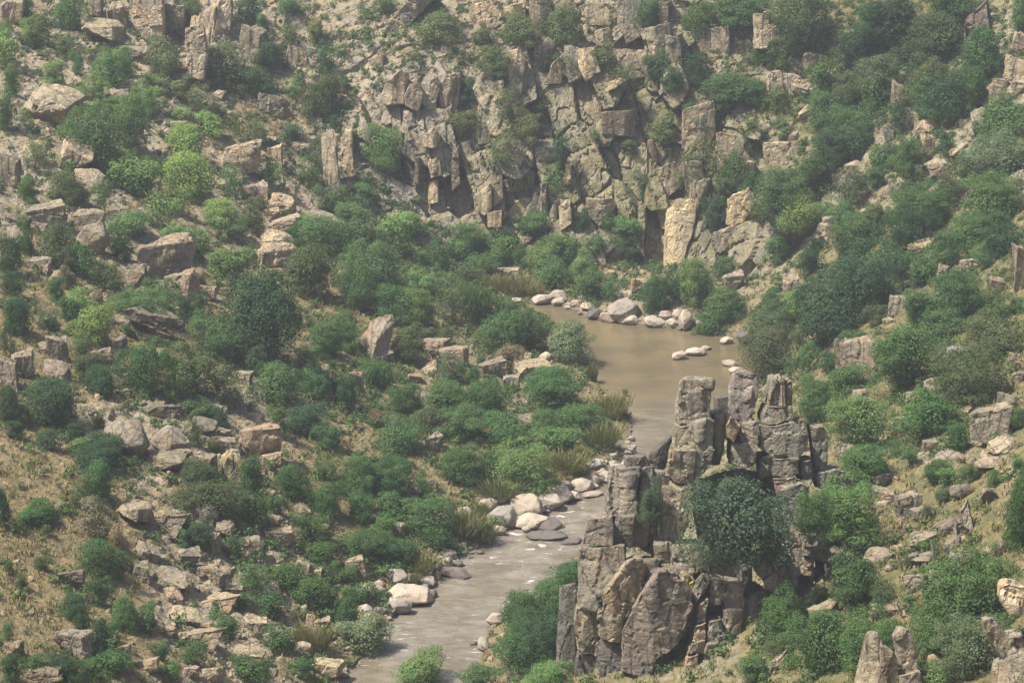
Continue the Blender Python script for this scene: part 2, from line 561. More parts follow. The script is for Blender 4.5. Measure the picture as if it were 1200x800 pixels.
# patches of hillside: (photo x, y, rx, ry, rock, green, pale)
PATCH = [
    (90, 60, 150, 100, 0.6, 0.1, 0.9), (250, 60, 160, 80, 0.8, 0.1, 0.8), (60, 200, 120, 80, 0.65, 0.0, 0.8),
    (180, 140, 60, 50, 0.2, 0.2, 0.5), (330, 110, 60, 60, -0.3, 0.4, 0.3), (330, 240, 90, 60, 0.55, 0.1, 0.8),
    (370, 20, 60, 25, -0.2, 0.9, 0.2), (520, 50, 150, 90, 1.0, 0.12, 0.15), (660, 40, 170, 80, 1.0, 0.15, 0.1),
    (715, 205, 60, 50, 0.3, 1.2, 0.0), (740, 110, 60, 30, 0.4, 1.1, 0.0), (470, 50, 25, 45, 0.2, 0.9, 0.0), (640, 200, 120, 90, 0.9, 0.2, 0.0),
    (470, 190, 70, 100, 0.9, 0.1, 0.1), (800, 200, 90, 130, 0.8, 0.95, 0.0), (600, 130, 60, 40, 0.3, 0.7, 0.0), (560, 210, 40, 40, 0.3, 0.6, 0.0), (790, 285, 30, 40, 0.9, 0, 1.0),
    (960, 150, 40, 70, -0.4, 0.3, 0.5), (915, 165, 60, 40, -0.3, 0.5, 0.3), (975, 30, 30, 60, -0.3, 0.2, 0.8),
    (860, 60, 100, 80, 0.8, 0.3, 0.1), (880, 280, 80, 60, 0.9, 0.2, 0.1), (1100, 200, 100, 60, 0.3, 0.3, 0.3),
    (40, 330, 60, 60, -0.4, 0.35, 0.1), (90, 480, 110, 50, 0.1, 0.1, 0.3), (230, 560, 130, 60, 0.2, 0.15, 0.3),
    (50, 640, 80, 110, -0.5, 0.15, 0.0), (60, 740, 60, 50, 0.0, 0.15, 0.2), (250, 700, 90, 110, 0.55, 0.2, 0.85),
    (330, 720, 80, 60, 0.3, 0.3, 0.8), (420, 640, 90, 60, 0.1, 0.7, 0.4), (560, 440, 90, 50, 0.3, 0.3, 0.5),
    (640, 590, 100, 30, 0.4, 0.2, 0.8), (620, 310, 130, 40, -0.1, 0.8, 0.4), (760, 360, 100, 25, 0.3, 0.2, 0.9),
    (1070, 630, 120, 80, -0.35, 0.55, 0.0), (1000, 760, 200, 60, -0.2, 0.9, 0.0), (930, 700, 60, 50, -0.2, 0.8, 0.0),
    (1150, 560, 60, 60, 0.1, 0.4, 0.1), (1100, 420, 140, 90, -0.2, 0.8, 0.0), (1060, 300, 120, 80, -0.1, 0.7, 0.0),
    (1060, 100, 120, 90, 0.0, 0.7, 0.0), (820, 640, 90, 160, 0.9, 0.1, 0.0), (480, 330, 120, 70, -0.2, 0.7, 0.1),
    (150, 150, 120, 60, 0.05, 0.3, 0.6), (160, 330, 120, 60, 0.4, 0.15, 0.3), (330, 470, 120, 50, 0.35, 0.2, 0.3), (170, 500, 150, 50, 0.4, 0.1, 0.3), (920, 640, 70, 90, 0.7, 0.2, 0.0), (1090, 520, 90, 60, 0.4, 0.3, 0.0), (470, 530, 100, 60, -0.1, 0.6, 0.3),
]
ROCK = 0.26 + 1.5 * sstep(0.16, 0.42, steep) + 0.45 * fbm(P0 * 0.045, 4, 30)
GREEN = 0.24 + 0.3 * sstep(620, 820, PX) + 0.4 * fbm(P0 * 0.05, 3, 40)
PALE = 0.10 + 0.35 * fbm(P0 * 0.06, 3, 50)
for (x, y, rx, ry, r, g, p) in PATCH:
    w = np.exp(-(((PX - x) / rx) ** 2 + ((PY - y) / ry) ** 2))
    ROCK += w * r
    GREEN += w * (g - 0.25)
    PALE += w * (p - 0.2)
ROCK = np.clip(ROCK, 0, 1)
ROCK = np.where(dist < 5, np.minimum(ROCK, 0.55), ROCK)
GREEN = np.clip(GREEN, 0, 1)
PALE = np.clip(PALE, 0, 1)

# jointed bedrock: stepped blocks pushed in and out along the slope normal
ca, sa = math.cos(0.35), math.sin(0.35)
cb, sb = math.cos(0.22), math.sin(0.22)
Jx = P0[..., 0] * ca + P0[..., 1] * sa
Jy = -P0[..., 0] * sa + P0[..., 1] * ca
Jz = P0[..., 2] * cb - Jx * sb
Jx = Jx * cb + P0[..., 2] * sb
warp = fbm(P0 * 0.07, 2, 60) * 1.8
J = np.stack([Jx + warp, Jy + warp, Jz + warp], -1)
cliffy = sstep(0.24, 0.46, steep)
v1, e1 = cells(J / np.array([5.2, 6.0, 17.0]), 100, 0.35)
v2, e2 = cells(J / np.array([2.1, 2.6, 8.0]), 200, 0.35)
v3, e3 = cells(J / np.array([2.4, 2.4, 1.7]), 300, 0.8)
fine_mask = ((GX > -110) & (GX < 110) & (GY > 200) & (GY < 516)).astype(float)
wet_fade = np.where(inr, 0.0, sstep(0.3, 7, dist))
lowrock = ROCK * (1 - cliffy)
disp = ROCK * cliffy * (v1 * 3.2 + v2 * 0.5) + lowrock * (v1 * 0.55 + v3 * 0.42)
disp -= ROCK * (1 - sstep(0.0, 0.07, e1)) * (0.10 + 1.2 * cliffy * sstep(0.4, 0.62, steep))
disp -= ROCK * cliffy * (1 - sstep(0.0, 0.09, e2)) * 0.4 * sstep(0.4, 0.62, steep)
disp -= lowrock * (1 - sstep(0.0, 0.10, e3)) * 0.28
disp += (1 - ROCK) * 0.5 * fbm(P0 * 0.22, 4, 70) + (0.24 - 0.06 * cliffy) * fbm(P0 * 0.9, 3, 80) + 0.10 * fbm(P0 * 2.2, 2, 85)
disp *= fine_mask * wet_fade
push = NRM.copy()
push[..., 2] *= 1 - 0.92 * cliffy
push /= np.linalg.norm(push, axis=-1, keepdims=True)
PT = P0 + push * disp[..., None]
PT[..., 2] = np.where(~inr & (GY > 200), np.maximum(PT[..., 2], 0.18), PT[..., 2])


def grid_mesh(name, pts, uvcols=None, attr=None, smooth=True):
    h, w, _ = pts.shape
    me = bpy.data.meshes.new(name)
    me.vertices.add(h * w)
    me.vertices.foreach_set("co", pts.reshape(-1).astype(np.float32))
    i = np.arange(h * w).reshape(h, w)
    f = np.stack([i[:-1, :-1], i[:-1, 1:], i[1:, 1:], i[1:, :-1]], -1).reshape(-1, 4)
    n = len(f)
    me.loops.add(n * 4)
    me.loops.foreach_set("vertex_index", f.reshape(-1).astype(np.int32))
    me.polygons.add(n)
    me.polygons.foreach_set("loop_start", np.arange(0, n * 4, 4, dtype=np.int32))
    me.update(calc_edges=True)
    me.polygons.foreach_set("use_smooth", np.full(n, smooth))
    if uvcols is not None:
        a = me.color_attributes.new(attr, "FLOAT_COLOR", "POINT")
        a.data.foreach_set("color", uvcols.reshape(-1).astype(np.float32))
    return me


cols = np.stack([ROCK, GREEN, PALE, np.ones_like(ROCK)], -1)
terr_me = grid_mesh("hillside_terrain", PT, cols, "ground_mix", smooth=False)
terr = bpy.data.objects.new("hillside_terrain", terr_me)
terr_me.materials.append(mat_terrain())
terr["kind"] = "structure"
COL.objects.link(terr)

# ------------------------------------------------------------------ river
wx = np.arange(-60, 66, 0.36)
wy = np.arange(226, 446, 0.4)
WX, WY = np.meshgrid(wx, wy)
wp = np.stack([WX, WY, np.zeros_like(WX)], -1)
wpx, wpy = project(wp)
rap = sstep(470, 600, wpy) * 0.8 + 0.5 * np.exp(-((wpy - 500) / 30) ** 2) + 0.45 * np.exp(-(((wpx - 650) / 60) ** 2 + ((wpy - 600) / 22) ** 2)) + 0.35 * np.exp(-(((wpx - 560) / 160) ** 2 + ((wpy - 650) / 40) ** 2))
rap = np.clip(rap + 0.4 * sstep(500, 570, wpy) * fbm(wp * 0.1, 3, 5), 0.02, 1)
fl = np.stack([WX * 0.4 + WY * 0.1, WY * 0.8 - WX * 0.15, np.zeros_like(WX)], -1)
wp[..., 2] = rap * 0.30 * fbm(fl * 1.1, 4, 9) + 0.02 * fbm(fl * 1.6, 3, 19)
ra = np.stack([rap, rap, rap, np.ones_like(rap)], -1)
wme = grid_mesh("river_water", wp, ra, "rapids")
water = bpy.data.objects.new("river_water", wme)
wme.materials.append(mat_water())
water["kind"] = "structure"
COL.objects.link(water)
bpy.context.view_layer.update()
DG = bpy.context.evaluated_depsgraph_get()


def hit(px, py):
    r = ray(px, py).normalized()
    ok, loc, nrm, _ = terr.ray_cast(CAM, r)
    if not ok:
        return None, None
    return loc, nrm


def hit_dry(px, py):
    l, n = hit(px, py)
    if l and l.z < 0 :
        w = on_water(px, py)
        return w, Vector((0, 0, 1))
    return l, n


# ------------------------------------------------------------------ plant meshes
def quads_mesh(name, C, U, V, mat):
    """one rhombic leaf spray per centre"""
    n = len(C)
    v = np.stack([C - U, C - V, C + U, C + V], 1).reshape(-1, 3)
    me = bpy.data.meshes.new(name)
    me.vertices.add(n * 4)
    me.vertices.foreach_set("co", v.reshape(-1).astype(np.float32))
    me.loops.add(n * 4)
    me.loops.foreach_set("vertex_index", np.arange(n * 4, dtype=np.int32))
    me.polygons.add(n)
    me.polygons.foreach_set("loop_start", np.arange(0, n * 4, 4, dtype=np.int32))
    me.update(calc_edges=True)
    me.materials.append(mat)
    return me


def unit(v):
    return v / (np.linalg.norm(v, axis=-1, keepdims=True) + 1e-9)


def leaf_cloud(r, nl, per, size, lobe=(0.2, 0.34), squash=0.85, low=-0.25, core=0.25):
    """crown of unit height and width: tufts spread over an uneven ellipsoid, leaf sprays over each tuft"""
    Cs, Ns, Ss = [], [], []
    ns = int(r.integers(3, 7))
    subs = []
    for q in range(ns):
        a = r.random() * 6.28
        sr = r.uniform(0.20, 0.36)
        off = r.uniform(0.06, 0.5 - sr * 0.6)
        subs.append((np.array([math.cos(a) * off, math.sin(a) * off, r.uniform(-0.22, 0.24)]), np.array([sr, sr, sr * r.uniform(0.7, 1.25)])))
    vol = np.array([s[1][0] ** 2 for s in subs])
    vol = vol / vol.sum()
    for i in range(nl):
        sc_, sr_ = subs[r.choice(ns, p=vol)]
        d = unit(r.normal(size=3))
        if d[2] < low:
            d[2] = -d[2]
        rad = r.uniform(*lobe)
        k = r.uniform(0.4, 1.0) ** 0.45
        c = sc_ + d * np.maximum(sr_ - rad * 0.6, 0.04) * k * r.uniform(0.9, 1.15)
        if r.random() < 0.3:
            c[2] = -0.3 + 0.25 * r.random()      # low skirts
        e = np.array([1, 1, r.uniform(0.55, 0.95)])
        n = int(per * (rad / lobe[1]) ** 2)
        u = unit(r.normal(size=(n, 3)) + d * 0.5 + np.array([0, 0, 0.3]))
        s = rad * (0.70 + 0.38 * r.random(n))
        stray = r.random(n) < 0.22
        s = np.where(stray, s * r.uniform(1.0, 1.5, n), s)
        Cs.append(c + u * e * s[:, None])
        Ns.append(u)
        Ss.append(np.full(n, size))
    n = int(core * sum(len(c) for c in Cs))
    if n:
        d = unit(r.normal(size=(n, 3)))
        Cs.append(d * (0.36 * r.random((n, 1)) ** 0.5))
        Ns.append(d)
        Ss.append(np.full(n, size * 1.5))
    C, N, S = np.concatenate(Cs), np.concatenate(Ns), np.concatenate(Ss)
    C[:, 2] *= squash
    n = len(C)
    nn = unit(N + 0.36 * r.normal(size=(n, 3)) + np.array([0, 0, 0.15]))
    a = unit(np.cross(nn, r.normal(size=(n, 3))))
    b = np.cross(nn, a)
    s = S[:, None] * r.uniform(0.6, 1.35, (n, 1))
    lo, hi = np.percentile(C[:, 2], 0.5), np.percentile(C[:, 2], 98.5)
    C[:, 2] = (C[:, 2] - lo) / (hi - lo) * 1.02 - 0.02
    wmx = np.percentile(np.abs(C[:, :2]), 97)
    C[:, :2] *= 0.5 / wmx
    return C, a * s, b * s * 0.7


def tube(bm, pts, rads, seg=6):
    rings = []
    for i, p in enumerate(pts):
        d = (Vector(pts[min(i + 1, len(pts) - 1)]) - Vector(pts[max(i - 1, 0)])).normalized()
        a = d.orthogonal().normalized()
        b = d.cross(a)
        rings.append([bm.verts.new(Vector(p) + (a * math.cos(t) + b * math.sin(t)) * rads[i])
                      for t in [2 * math.pi * k / seg for k in range(seg)]])
    for A, B in zip(rings[:-1], rings[1:]):
        for k in range(seg):
            bm.faces.new((A[k], A[(k + 1) % seg], B[(k + 1) % seg], B[k]))
    bm.faces.new(rings[-1])


def trunk_mesh(seed):
    r = random.Random(seed)
    bm = bmesh.new()
    lean = r.uniform(-0.06, 0.06)
    tube(bm, [(0, 0, -0.12), (0.01, 0, 0.08), (lean, 0.01, 0.26), (lean * 1.6, 0, 0.42)], [0.036, 0.028, 0.023, 0.016])
    for i in range(7):
        a = i * 0.9 + r.random()
        z0 = r.uniform(0.06, 0.34)
        L = r.uniform(0.22, 0.40)
        p = [(lean * z0 * 3, 0, z0), (math.cos(a) * L * .45, math.sin(a) * L * .45, z0 + .17),
             (math.cos(a) * L, math.sin(a) * L, z0 + r.uniform(.3, .48))]
        tube(bm, p, [0.017, 0.011, 0.004], 5)
    me = bpy.data.meshes.new("trunk")
    bm.to_mesh(me)
    bm.free()
    me.materials.append(M_BARK)
    return me


TREE = []
for k in range(9):
    r = np.random.default_rng(100 + k)
    c = leaf_cloud(r, 62 + 4 * k, 260, 0.0155, (0.08, 0.165), 0.9, -0.35)
    TREE.append((quads_mesh("tree_crown", *c, M_LEAF), trunk_mesh(k)))
BIG = []
for k in range(3):
    r = np.random.default_rng(120 + k)
    c = leaf_cloud(r, 150, 210, 0.0115, (0.05, 0.115), 0.9, -0.35)
    BIG.append((quads_mesh("tree_crown", *c, M_LEAF), trunk_mesh(40 + k)))
AIRY = []
for k in range(5):
    r = np.random.default_rng(150 + k)
    c = leaf_cloud(r, 52, 125, 0.017, (0.06, 0.14), 0.9, -0.4, 0.12)
    AIRY.append((quads_mesh("tree_crown", *c, M_LEAF), trunk_mesh(20 + k)))
SHRUB = []
for k in range(11):
    r = np.random.default_rng(200 + k)
    c = leaf_cloud(r, 26 + 2 * k, 220, 0.0215, (0.08, 0.19), 0.85, -0.1)
    SHRUB.append(quads_mesh("shrub", *c, M_LEAF))
BROOM = []
for k in range(3):
    # upright brush of thin stems (broom, reeds)
    r = np.random.default_rng(260 + k)
    n = 1500
    ang = r.random(n) * 2 * np.pi
    rad = np.sqrt(r.random(n)) * 0.34
    h = r.uniform(0.35, 1.0, n) * (1 - 0.5 * rad / 0.34 * r.random(n))
    base = np.stack([np.cos(ang) * rad, np.sin(ang) * rad, np.zeros(n)], -1)
    lean = np.stack([np.cos(ang) * rad * 0.75, np.sin(ang) * rad * 0.75, np.ones(n)], -1) + 0.18 * r.normal(size=(n, 3)) * [1, 1, 0]
    V = lean * h[:, None] / 2
    C = base + V * (1 + 0.9 * r.random((n, 1)))
    V = V * 0.55
    U = unit(r.normal(size=(n, 3)) * [1, 1, 0]) * 0.012
    BROOM.append(quads_mesh("brush", C, U, V, M_LEAF))

# ------------------------------------------------------------------ rock meshes
def finish_rock(bm, edge, amp, seed, freq=1.0, cuts=2):
    for _ in range(cuts):
        bmesh.ops.triangulate(bm, faces=bm.faces)
        es = [e for e in bm.edges if e.calc_length() > edge]
        if not es:
            break
        bmesh.ops.subdivide_edges(bm, edges=es, cuts=1, use_grid_fill=False)
    bmesh.ops.triangulate(bm, faces=bm.faces)
    bm.normal_update()
    co = np.array([v.co[:] for v in bm.verts])
    no = np.array([v.normal[:] for v in bm.verts])
    d = amp * fbm(co * freq + seed * 3.7, 4, seed) + amp * 0.5 * fbm(co * freq * 3.3 + seed, 3, seed + 9)
    cv, ce = cells((co + 0.05 * vnoise(co * 5)[:, None]) * np.array([2.4, 2.4, 1.9]) + seed, seed + 5)
    d += amp * 0.8 * cv - amp * 0.5 * (1 - sstep(0, 0.08, ce))
    co = co + no * d[:, None]
    for v, c in zip(bm.verts, co):
        v.co = c


def rock_mesh(seed, kind):
    r = np.random.default_rng(seed)
    bm = bmesh.new()
    if kind == "round":
        for q in unit(r.normal(size=(44, 3))):
            bm.verts.new(q * 0.5 * r.uniform(0.86, 1.08))
        bmesh.ops.convex_hull(bm, input=bm.verts)
        bmesh.ops.delete(bm, geom=[v for v in bm.verts if not v.link_faces], context="VERTS")
        bmesh.ops.dissolve_limit(bm, angle_limit=math.radians(11), verts=bm.verts, edges=bm.edges)
        bmesh.ops.bevel(bm, geom=list(bm.edges), offset=0.085, segments=3, profile=0.5, affect="EDGES", clamp_overlap=True)
        finish_rock(bm, 0.09, 0.02, seed, 2.6, 4)
    else:
        n = 16 if kind == "block" else 14
        box = {"block": (0.5, 0.42, 0.5), "slab": (0.5, 0.42, 0.5), "column": (0.5, 0.5, 0.5)}[kind]
        pts = r.uniform(-1, 1, (n, 3))
        pts = np.sign(pts) * np.abs(pts) ** (0.35 if kind != "slab" else 0.5) * np.array(box)
        pts[:, 2] += pts[:, 0] * r.uniform(-0.2, 0.2)
        for p in pts:
            bm.verts.new(p)
        bmesh.ops.convex_hull(bm, input=bm.verts)
        loose = [v for v in bm.verts if not v.link_faces]
        bmesh.ops.delete(bm, geom=loose, context="VERTS")
        bmesh.ops.dissolve_limit(bm, angle_limit=math.radians(9), verts=bm.verts, edges=bm.edges)
        bmesh.ops.bevel(bm, geom=list(bm.edges), offset=0.022, segments=2, profile=0.7, affect="EDGES", clamp_overlap=True)
        finish_rock(bm, 0.075, 0.045, seed, 2.6, 5)
    bm.normal_update()
    me = bpy.data.meshes.new("rock")
    bm.to_mesh(me)
    bm.free()
    co = np.zeros(len(me.vertices) * 3, np.float32)
    me.vertices.foreach_get("co", co)
    co = co.reshape(-1, 3)
    lo, hi = co.min(0), co.max(0)
    co = (co - (lo + hi) / 2) / (hi - lo)
    co[:, 2] += 0.5
    me.vertices.foreach_set("co", co.reshape(-1))
    me.polygons.foreach_set("use_smooth", np.full(len(me.polygons), kind == "round"))
    me.update()
    me.materials.append(M_ROCK)
    return me


ROCKS = {k: [rock_mesh(500 + 40 * j + i, k) for i in range(n)] for j, (k, n) in
         enumerate((("block", 12), ("round", 10), ("slab", 7), ("column", 4)))}

# ------------------------------------------------------------------ what the photograph shows, tile by tile
TILES = {"A": (0, 0), "B": (400, 0), "C": (800, 0), "D": (0, 260), "E": (400, 260), "F": (800, 260),
         "G": (0, 530), "K": (400, 530), "I": (800, 530)}
ZS = 2.9625

HAZE = 0.00018
EXPOSURE = 1.05
# x, y, width, height in the tile enlarged ZS times; tone; optional own label.  Tone: d dark, m mid, l light, g olive,
# b brown grey, y yellow green, s silver; a second letter: t tree, a airy tree, r reed or brush clump
PL = {
"A": """95 45 70 110 dt|245 50 110 130 mt|150 110 80 110 g|35 185 110 130 l|15 105 50 60 m|45 290 75 100 m|20 395 80 140 m|270 225 55 80 m
225 165 80 70 g|180 265 90 80 l|385 235 130 140 mt|445 220 70 90 l|570 205 150 150 gt|670 45 75 75 g|345 310 60 60 g|505 345 110 120 lt|320 490 230 240 mt*big leafy green tree rising from the pale rocks at upper left
455 440 170 190 mt|690 345 130 90 g|600 310 110 70 g|640 400 80 50 l|740 440 100 90 l|650 500 130 120 lt|680 620 165 170 yt*bright yellow-green round tree on the left slope below the ochre cliff|810 635 110 110 m
790 240 180 140 gt|905 290 110 110 d|930 190 110 120 dt|860 35 110 90 d|915 85 50 60 m|1000 20 130 60 d|1010 125 80 80 g|1095 125 80 80 g|1120 330 130 160 gt
1130 220 90 100 d|1030 310 80 60 l|895 470 70 90 g|1025 465 90 70 d|1095 540 90 120 ga|1060 605 150 110 ma|930 600 90 90 l|1165 430 40 50 d|125 540 120 140 ga
100 430 50 60 m|90 660 80 90 m|245 650 130 120 gt|350 690 80 110 m|250 570 80 60 l|480 630 170 130 l|560 740 160 120 l|620 700 90 80 l|780 745 150 110 yt
875 745 120 110 g|430 775 120 70 m|1150 700 120 90 m|1070 775 110 60 m|280 335 90 60 l|635 290 60 50 g|90 130 60 70 l|550 580 90 70 l|400 560 90 70 l""",
"B": """155 20 90 55 d|330 105 150 110 gt|525 215 130 100 gt|625 110 150 100 gt|770 95 110 150 gt|910 210 110 80 g|1065 50 110 100 dt|1110 230 110 100 dt|1160 275 80 80 d
445 315 70 70 d|400 425 130 90 gt|150 515 130 135 mt|585 375 130 120 ga|685 370 110 120 ga|560 525 140 110 ga|640 440 120 100 gt|755 520 90 140 da|750 630 90 90 l|10 290 40 50 m|10 180 50 50 m
85 675 80 70 m|210 775 150 70 l|40 755 130 100 mt|670 775 90 60 m|990 505 70 40 g|1045 650 50 110 d|840 770 60 70 d|1000 780 120 50 m|1120 450 110 90 g|880 470 50 40 g|500 130 80 60 g""",
"C": """200 30 170 90 mt|45 85 90 120 mt|40 250 90 110 dt|410 95 220 200 gt*largest olive green tree at the top, right of the squarish pale block|150 370 80 90 g|185 320 170 90 mt|320 345 80 80 y|235 335 80 80 m|255 205 90 70 m
60 590 140 160 ga|190 610 110 130 mt|255 490 80 100 ga|110 745 80 90 d|480 285 90 90 m|610 170 170 140 dt|740 85 170 180 dt|930 30 160 130 mt|680 275 150 120 gt|560 345 110 80 gt
900 140 180 130 gt|1040 210 160 170 mt|860 290 130 120 gt|930 340 140 170 dt|990 335 130 140 mt|840 345 100 110 mt|740 415 110 90 d|590 430 140 100 mt|500 400 120 120 mt|600 500 130 110 mt
500 520 110 120 dt|690 555 90 80 m|780 560 110 120 mt|910 510 70 80 m|1110 430 170 150 mt|1100 565 220 160 st*smooth broad grey-green tree at the right edge, below the stacked pale rocks|940 640 150 140 ga|570 655 150 120 ga|480 620 100 80 m|340 685 210 140 mt
400 745 130 110 yt|440 605 100 90 m|560 745 90 80 m|820 745 220 140 mt|1080 705 220 140 mt|620 775 130 60 m|670 625 70 60 m|1165 60 70 120 m|1000 610 60 50 y|660 355 100 100 m|640 85 80 90 m|350 225 60 30 l""",
"D": """200 95 140 150 gt|300 150 100 110 m|380 195 140 110 gt|90 65 60 120 m|30 130 90 120 d|50 220 90 90 d|195 235 60 70 m|60 330 110 140 dt|165 340 80 70 d|265 290 110 90 l|330 365 140 120 yt
25 410 70 90 d|285 435 90 80 g|285 500 80 60 g|430 85 90 120 m|420 20 110 60 l|570 250 110 90 m|480 285 190 80 mt|650 310 60 90 d|690 290 60 80 d|765 405 150 160 mt|900 350 330 330 dt*big dark green round tree in the middle of the left slope
620 75 110 90 l|690 90 90 100 l|790 20 120 60 l|820 150 150 100 l|740 150 70 60 l|700 200 60 40 l|1060 185 170 170 gt|1130 60 180 130 mt|880 490 80 100 d|960 570 180 120 mt|1090 560 110 130 mt|1130 410 130 130 mt
1060 480 90 70 g|1165 560 60 120 d|500 520 190 190 mt|640 525 180 180 gt|765 545 200 170 ga|820 605 140 110 ga|700 650 130 70 m|560 455 130 80 m|350 560 100 110 dt|190 620 175 150 dt*dark green dome-shaped tree standing alone near the left edge
35 640 110 130 dt|60 725 60 60 d|365 775 170 80 dt|270 780 70 50 l|680 730 90 100 g|1060 685 140 110 dt|1120 745 90 70 m|970 700 80 110 m|635 655 40 40 b|740 780 50 50 g|770 690 60 60 d|440 270 100 60 m|235 200 50 80 b|130 660 60 60 b
345 690 50 40 g|1030 60 60 70 m|1000 95 60 60 g|440 380 40 40 m""",
"E": """60 60 150 120 mt|110 175 230 190 mt|185 65 150 120 l|50 235 110 160 mt|200 290 160 130 mt|290 215 110 80 l|270 305 130 130 yt|390 290 130 160 ga|345 125 100 100 m|450 65 150 100 mt|480 155 140 90 m
560 95 150 120 lt|670 30 70 60 m|700 135 140 120 lt|780 105 140 110 lt|720 190 120 90 m|840 165 120 120 lt|880 85 90 70 m|850 230 110 110 m|925 240 70 90 m|600 225 120 70 br|520 215 90 60 br|660 235 80 60 br|440 205 110 90 g|470 270 140 150 mt
580 310 110 90 m|560 390 220 130 mt|650 405 150 100 mt|785 435 130 140 st*pale leafy willow leaning over the left edge of the brown pool|990 50 120 110 mt|1020 120 70 60 d|1100 245 120 140 mt|1165 225 80 110 d|20 385 110 130 mt|235 430 140 120 gt|360 500 130 100 ga
130 525 130 110 mt|20 595 90 120 d|220 610 120 120 mt|350 615 150 110 mt|460 545 60 90 m|500 625 150 130 mt|590 485 130 80 b|740 575 270 140 mt*broad bright green bush on the bank left of the brown pool|310 690 130 90 gt|420 700 200 110 mt|560 735 190 110 mt|700 695 140 90 mt
820 675 150 100 mt|940 640 110 80 br|200 740 160 110 mt|130 680 70 50 b|760 765 180 80 m|900 745 130 80 gr|660 785 90 50 m|870 525 40 60 gr|355 405 60 50 g|985 592 20 30 gr""",
"F": """60 220 130 130 lt|20 225 90 90 m|130 300 120 110 mt|140 165 80 80 m|90 365 90 60 m|320 310 100 110 mt|410 300 110 90 l|350 55 90 100 da|300 385 170 130 gt|310 470 190 150 gt|620 230 250 240 dt*tall dark green tree at the bend of the river, on the right bank
500 335 180 180 dt|590 60 150 110 mt|430 490 110 110 m|590 410 80 50 m|510 500 70 60 d|800 40 190 130 dt|1000 35 130 100 mt|940 65 90 60 m|1110 75 120 110 dt|840 170 110 110 m|720 150 130 110 mt|780 90 100 50 g
935 125 90 70 d|950 275 200 160 mt|850 315 150 120 mt|900 370 180 100 mt|1090 325 120 80 m|1090 415 170 120 gt|1075 270 90 60 g|780 490 230 180 mt|1010 560 240 180 gt|580 560 120 80 m|460 640 100 130 mt|620 715 200 160 lt*light green rounded tree behind the right shoulder of the crag
840 685 170 150 mt|960 765 100 90 m|1170 690 50 60 m|660 335 70 60 g|430 565 60 50 m|1160 295 60 60 m""",
"G": """330 20 180 70 dt|345 110 110 130 mt|275 150 90 90 g|310 240 120 110 b|400 305 90 90 b|140 210 160 80 mt|15 205 50 120 d|685 85 150 130 gt|740 175 210 120 gt*dark olive clump of bushes below the yellow-stained rock|690 290 90 90 d|640 305 50 60 m|860 85 90 120 m|880 205 90 120 m
960 195 60 70 m|1010 105 100 110 mt|810 335 80 60 m|350 375 130 120 mt|350 485 90 110 m|265 535 110 90 dt|290 605 70 100 d|340 665 80 120 d|440 560 110 120 mt|520 575 60 90 m|380 625 50 60 m|420 375 60 60 m|860 425 120 80 m
1000 440 120 70 m|1080 475 140 90 m|1140 520 80 70 m|930 530 160 70 m|790 605 120 80 m|970 655 110 80 m|660 700 80 70 m|560 690 60 60 m|400 725 120 80 m|230 745 110 100 dt|130 730 90 50 m|40 755 70 90 d|330 755 90 80 m
860 755 120 70 m|1060 755 70 60 m|600 765 90 60 m|1130 165 110 120 mt|1080 260 120 100 m|1150 65 90 90 m|1100 350 110 70 m|1130 420 90 60 m|140 385 60 50 g|30 400 30 40 g|75 455 40 50 g|830 520 60 50 m|1100 650 100 80 br|1050 640 60 60 br
25 625 40 50 m|550 310 40 50 g|160 270 40 40 g|830 255 60 50 g""",
"K": """1080 185 100 160 kt|170 90 200 120 mt|60 75 110 110 mt|60 140 90 80 m|620 60 220 140 lt|400 50 130 110 mt|520 40 120 90 mt|550 130 140 60 gr|300 230 190 120 mt|420 250 130 90 gr|490 280 90 70 gr|190 195 120 90 m|60 205 90 90 m|100 310 150 80 mt|200 345 150 80 mt|270 385 120 50 gr
50 355 80 70 m|830 60 90 50 s|780 30 130 60 br|20 425 60 50 m|70 490 110 60 m|20 565 80 110 m|80 635 170 120 st*silvery grey willow bush at the river edge, bottom left of the bend|280 755 160 110 lt*light green tree top poking over the river at the bottom edge|640 590 200 180 mt|740 645 200 200 dt
820 440 150 100 mt|745 520 170 120 mt|620 690 200 150 mt|480 775 140 60 m|720 770 140 80 lt|250 440 50 40 br|490 200 50 40 br|340 300 110 80 m|150 260 100 70 m""",
"I": """190 268 285 255 kt*big blue-green dark tree growing from the face of the crag|325 320 150 170 ka|90 340 130 140 ka|440 220 130 150 mt|565 215 215 195 lt*rounded olive green tree right of the big dark crag tree|630 40 160 110 mt|790 15 60 50 m|920 80 80 60 l|1000 70 60 60 g|1080 100 60 50 m|1150 215 140 270 mt|605 455 170 180 mt*dark bushy tree below the olive tree, on the grassy slope
690 485 90 80 g|850 215 40 50 g|340 575 150 170 mt|420 545 70 60 m|500 680 200 190 mt|640 690 200 190 mt|980 525 330 250 mt*wide dark green tree on the grassy slope at lower right|890 625 180 150 mt|1020 690 190 180 st*pale grey-green leafy tree near the bottom right corner|900 785 140 60 l|240 745 120 80 m|880 355 60 60 g
900 155 70 40 g|1110 335 80 40 g|1165 45 50 50 m|780 385 40 40 g|1020 355 50 50 m|860 495 60 40 m|740 620 80 70 m|320 690 90 60 g""",
}
TONE = {"k": ((0.072, 0.108, 0.072), "dark blue-green"), "d": ((0.042, 0.080, 0.044), "dark green"), "m": ((0.066, 0.122, 0.052), "green"), "l": ((0.107, 0.178, 0.070), "light green"),
        "g": ((0.08, 0.106, 0.056), "olive green"), "b": ((0.15, 0.13, 0.09), "brownish"), "y": ((0.122, 0.185, 0.066), "yellow-green"),
        "s": ((0.13, 0.17, 0.10), "silvery green")}
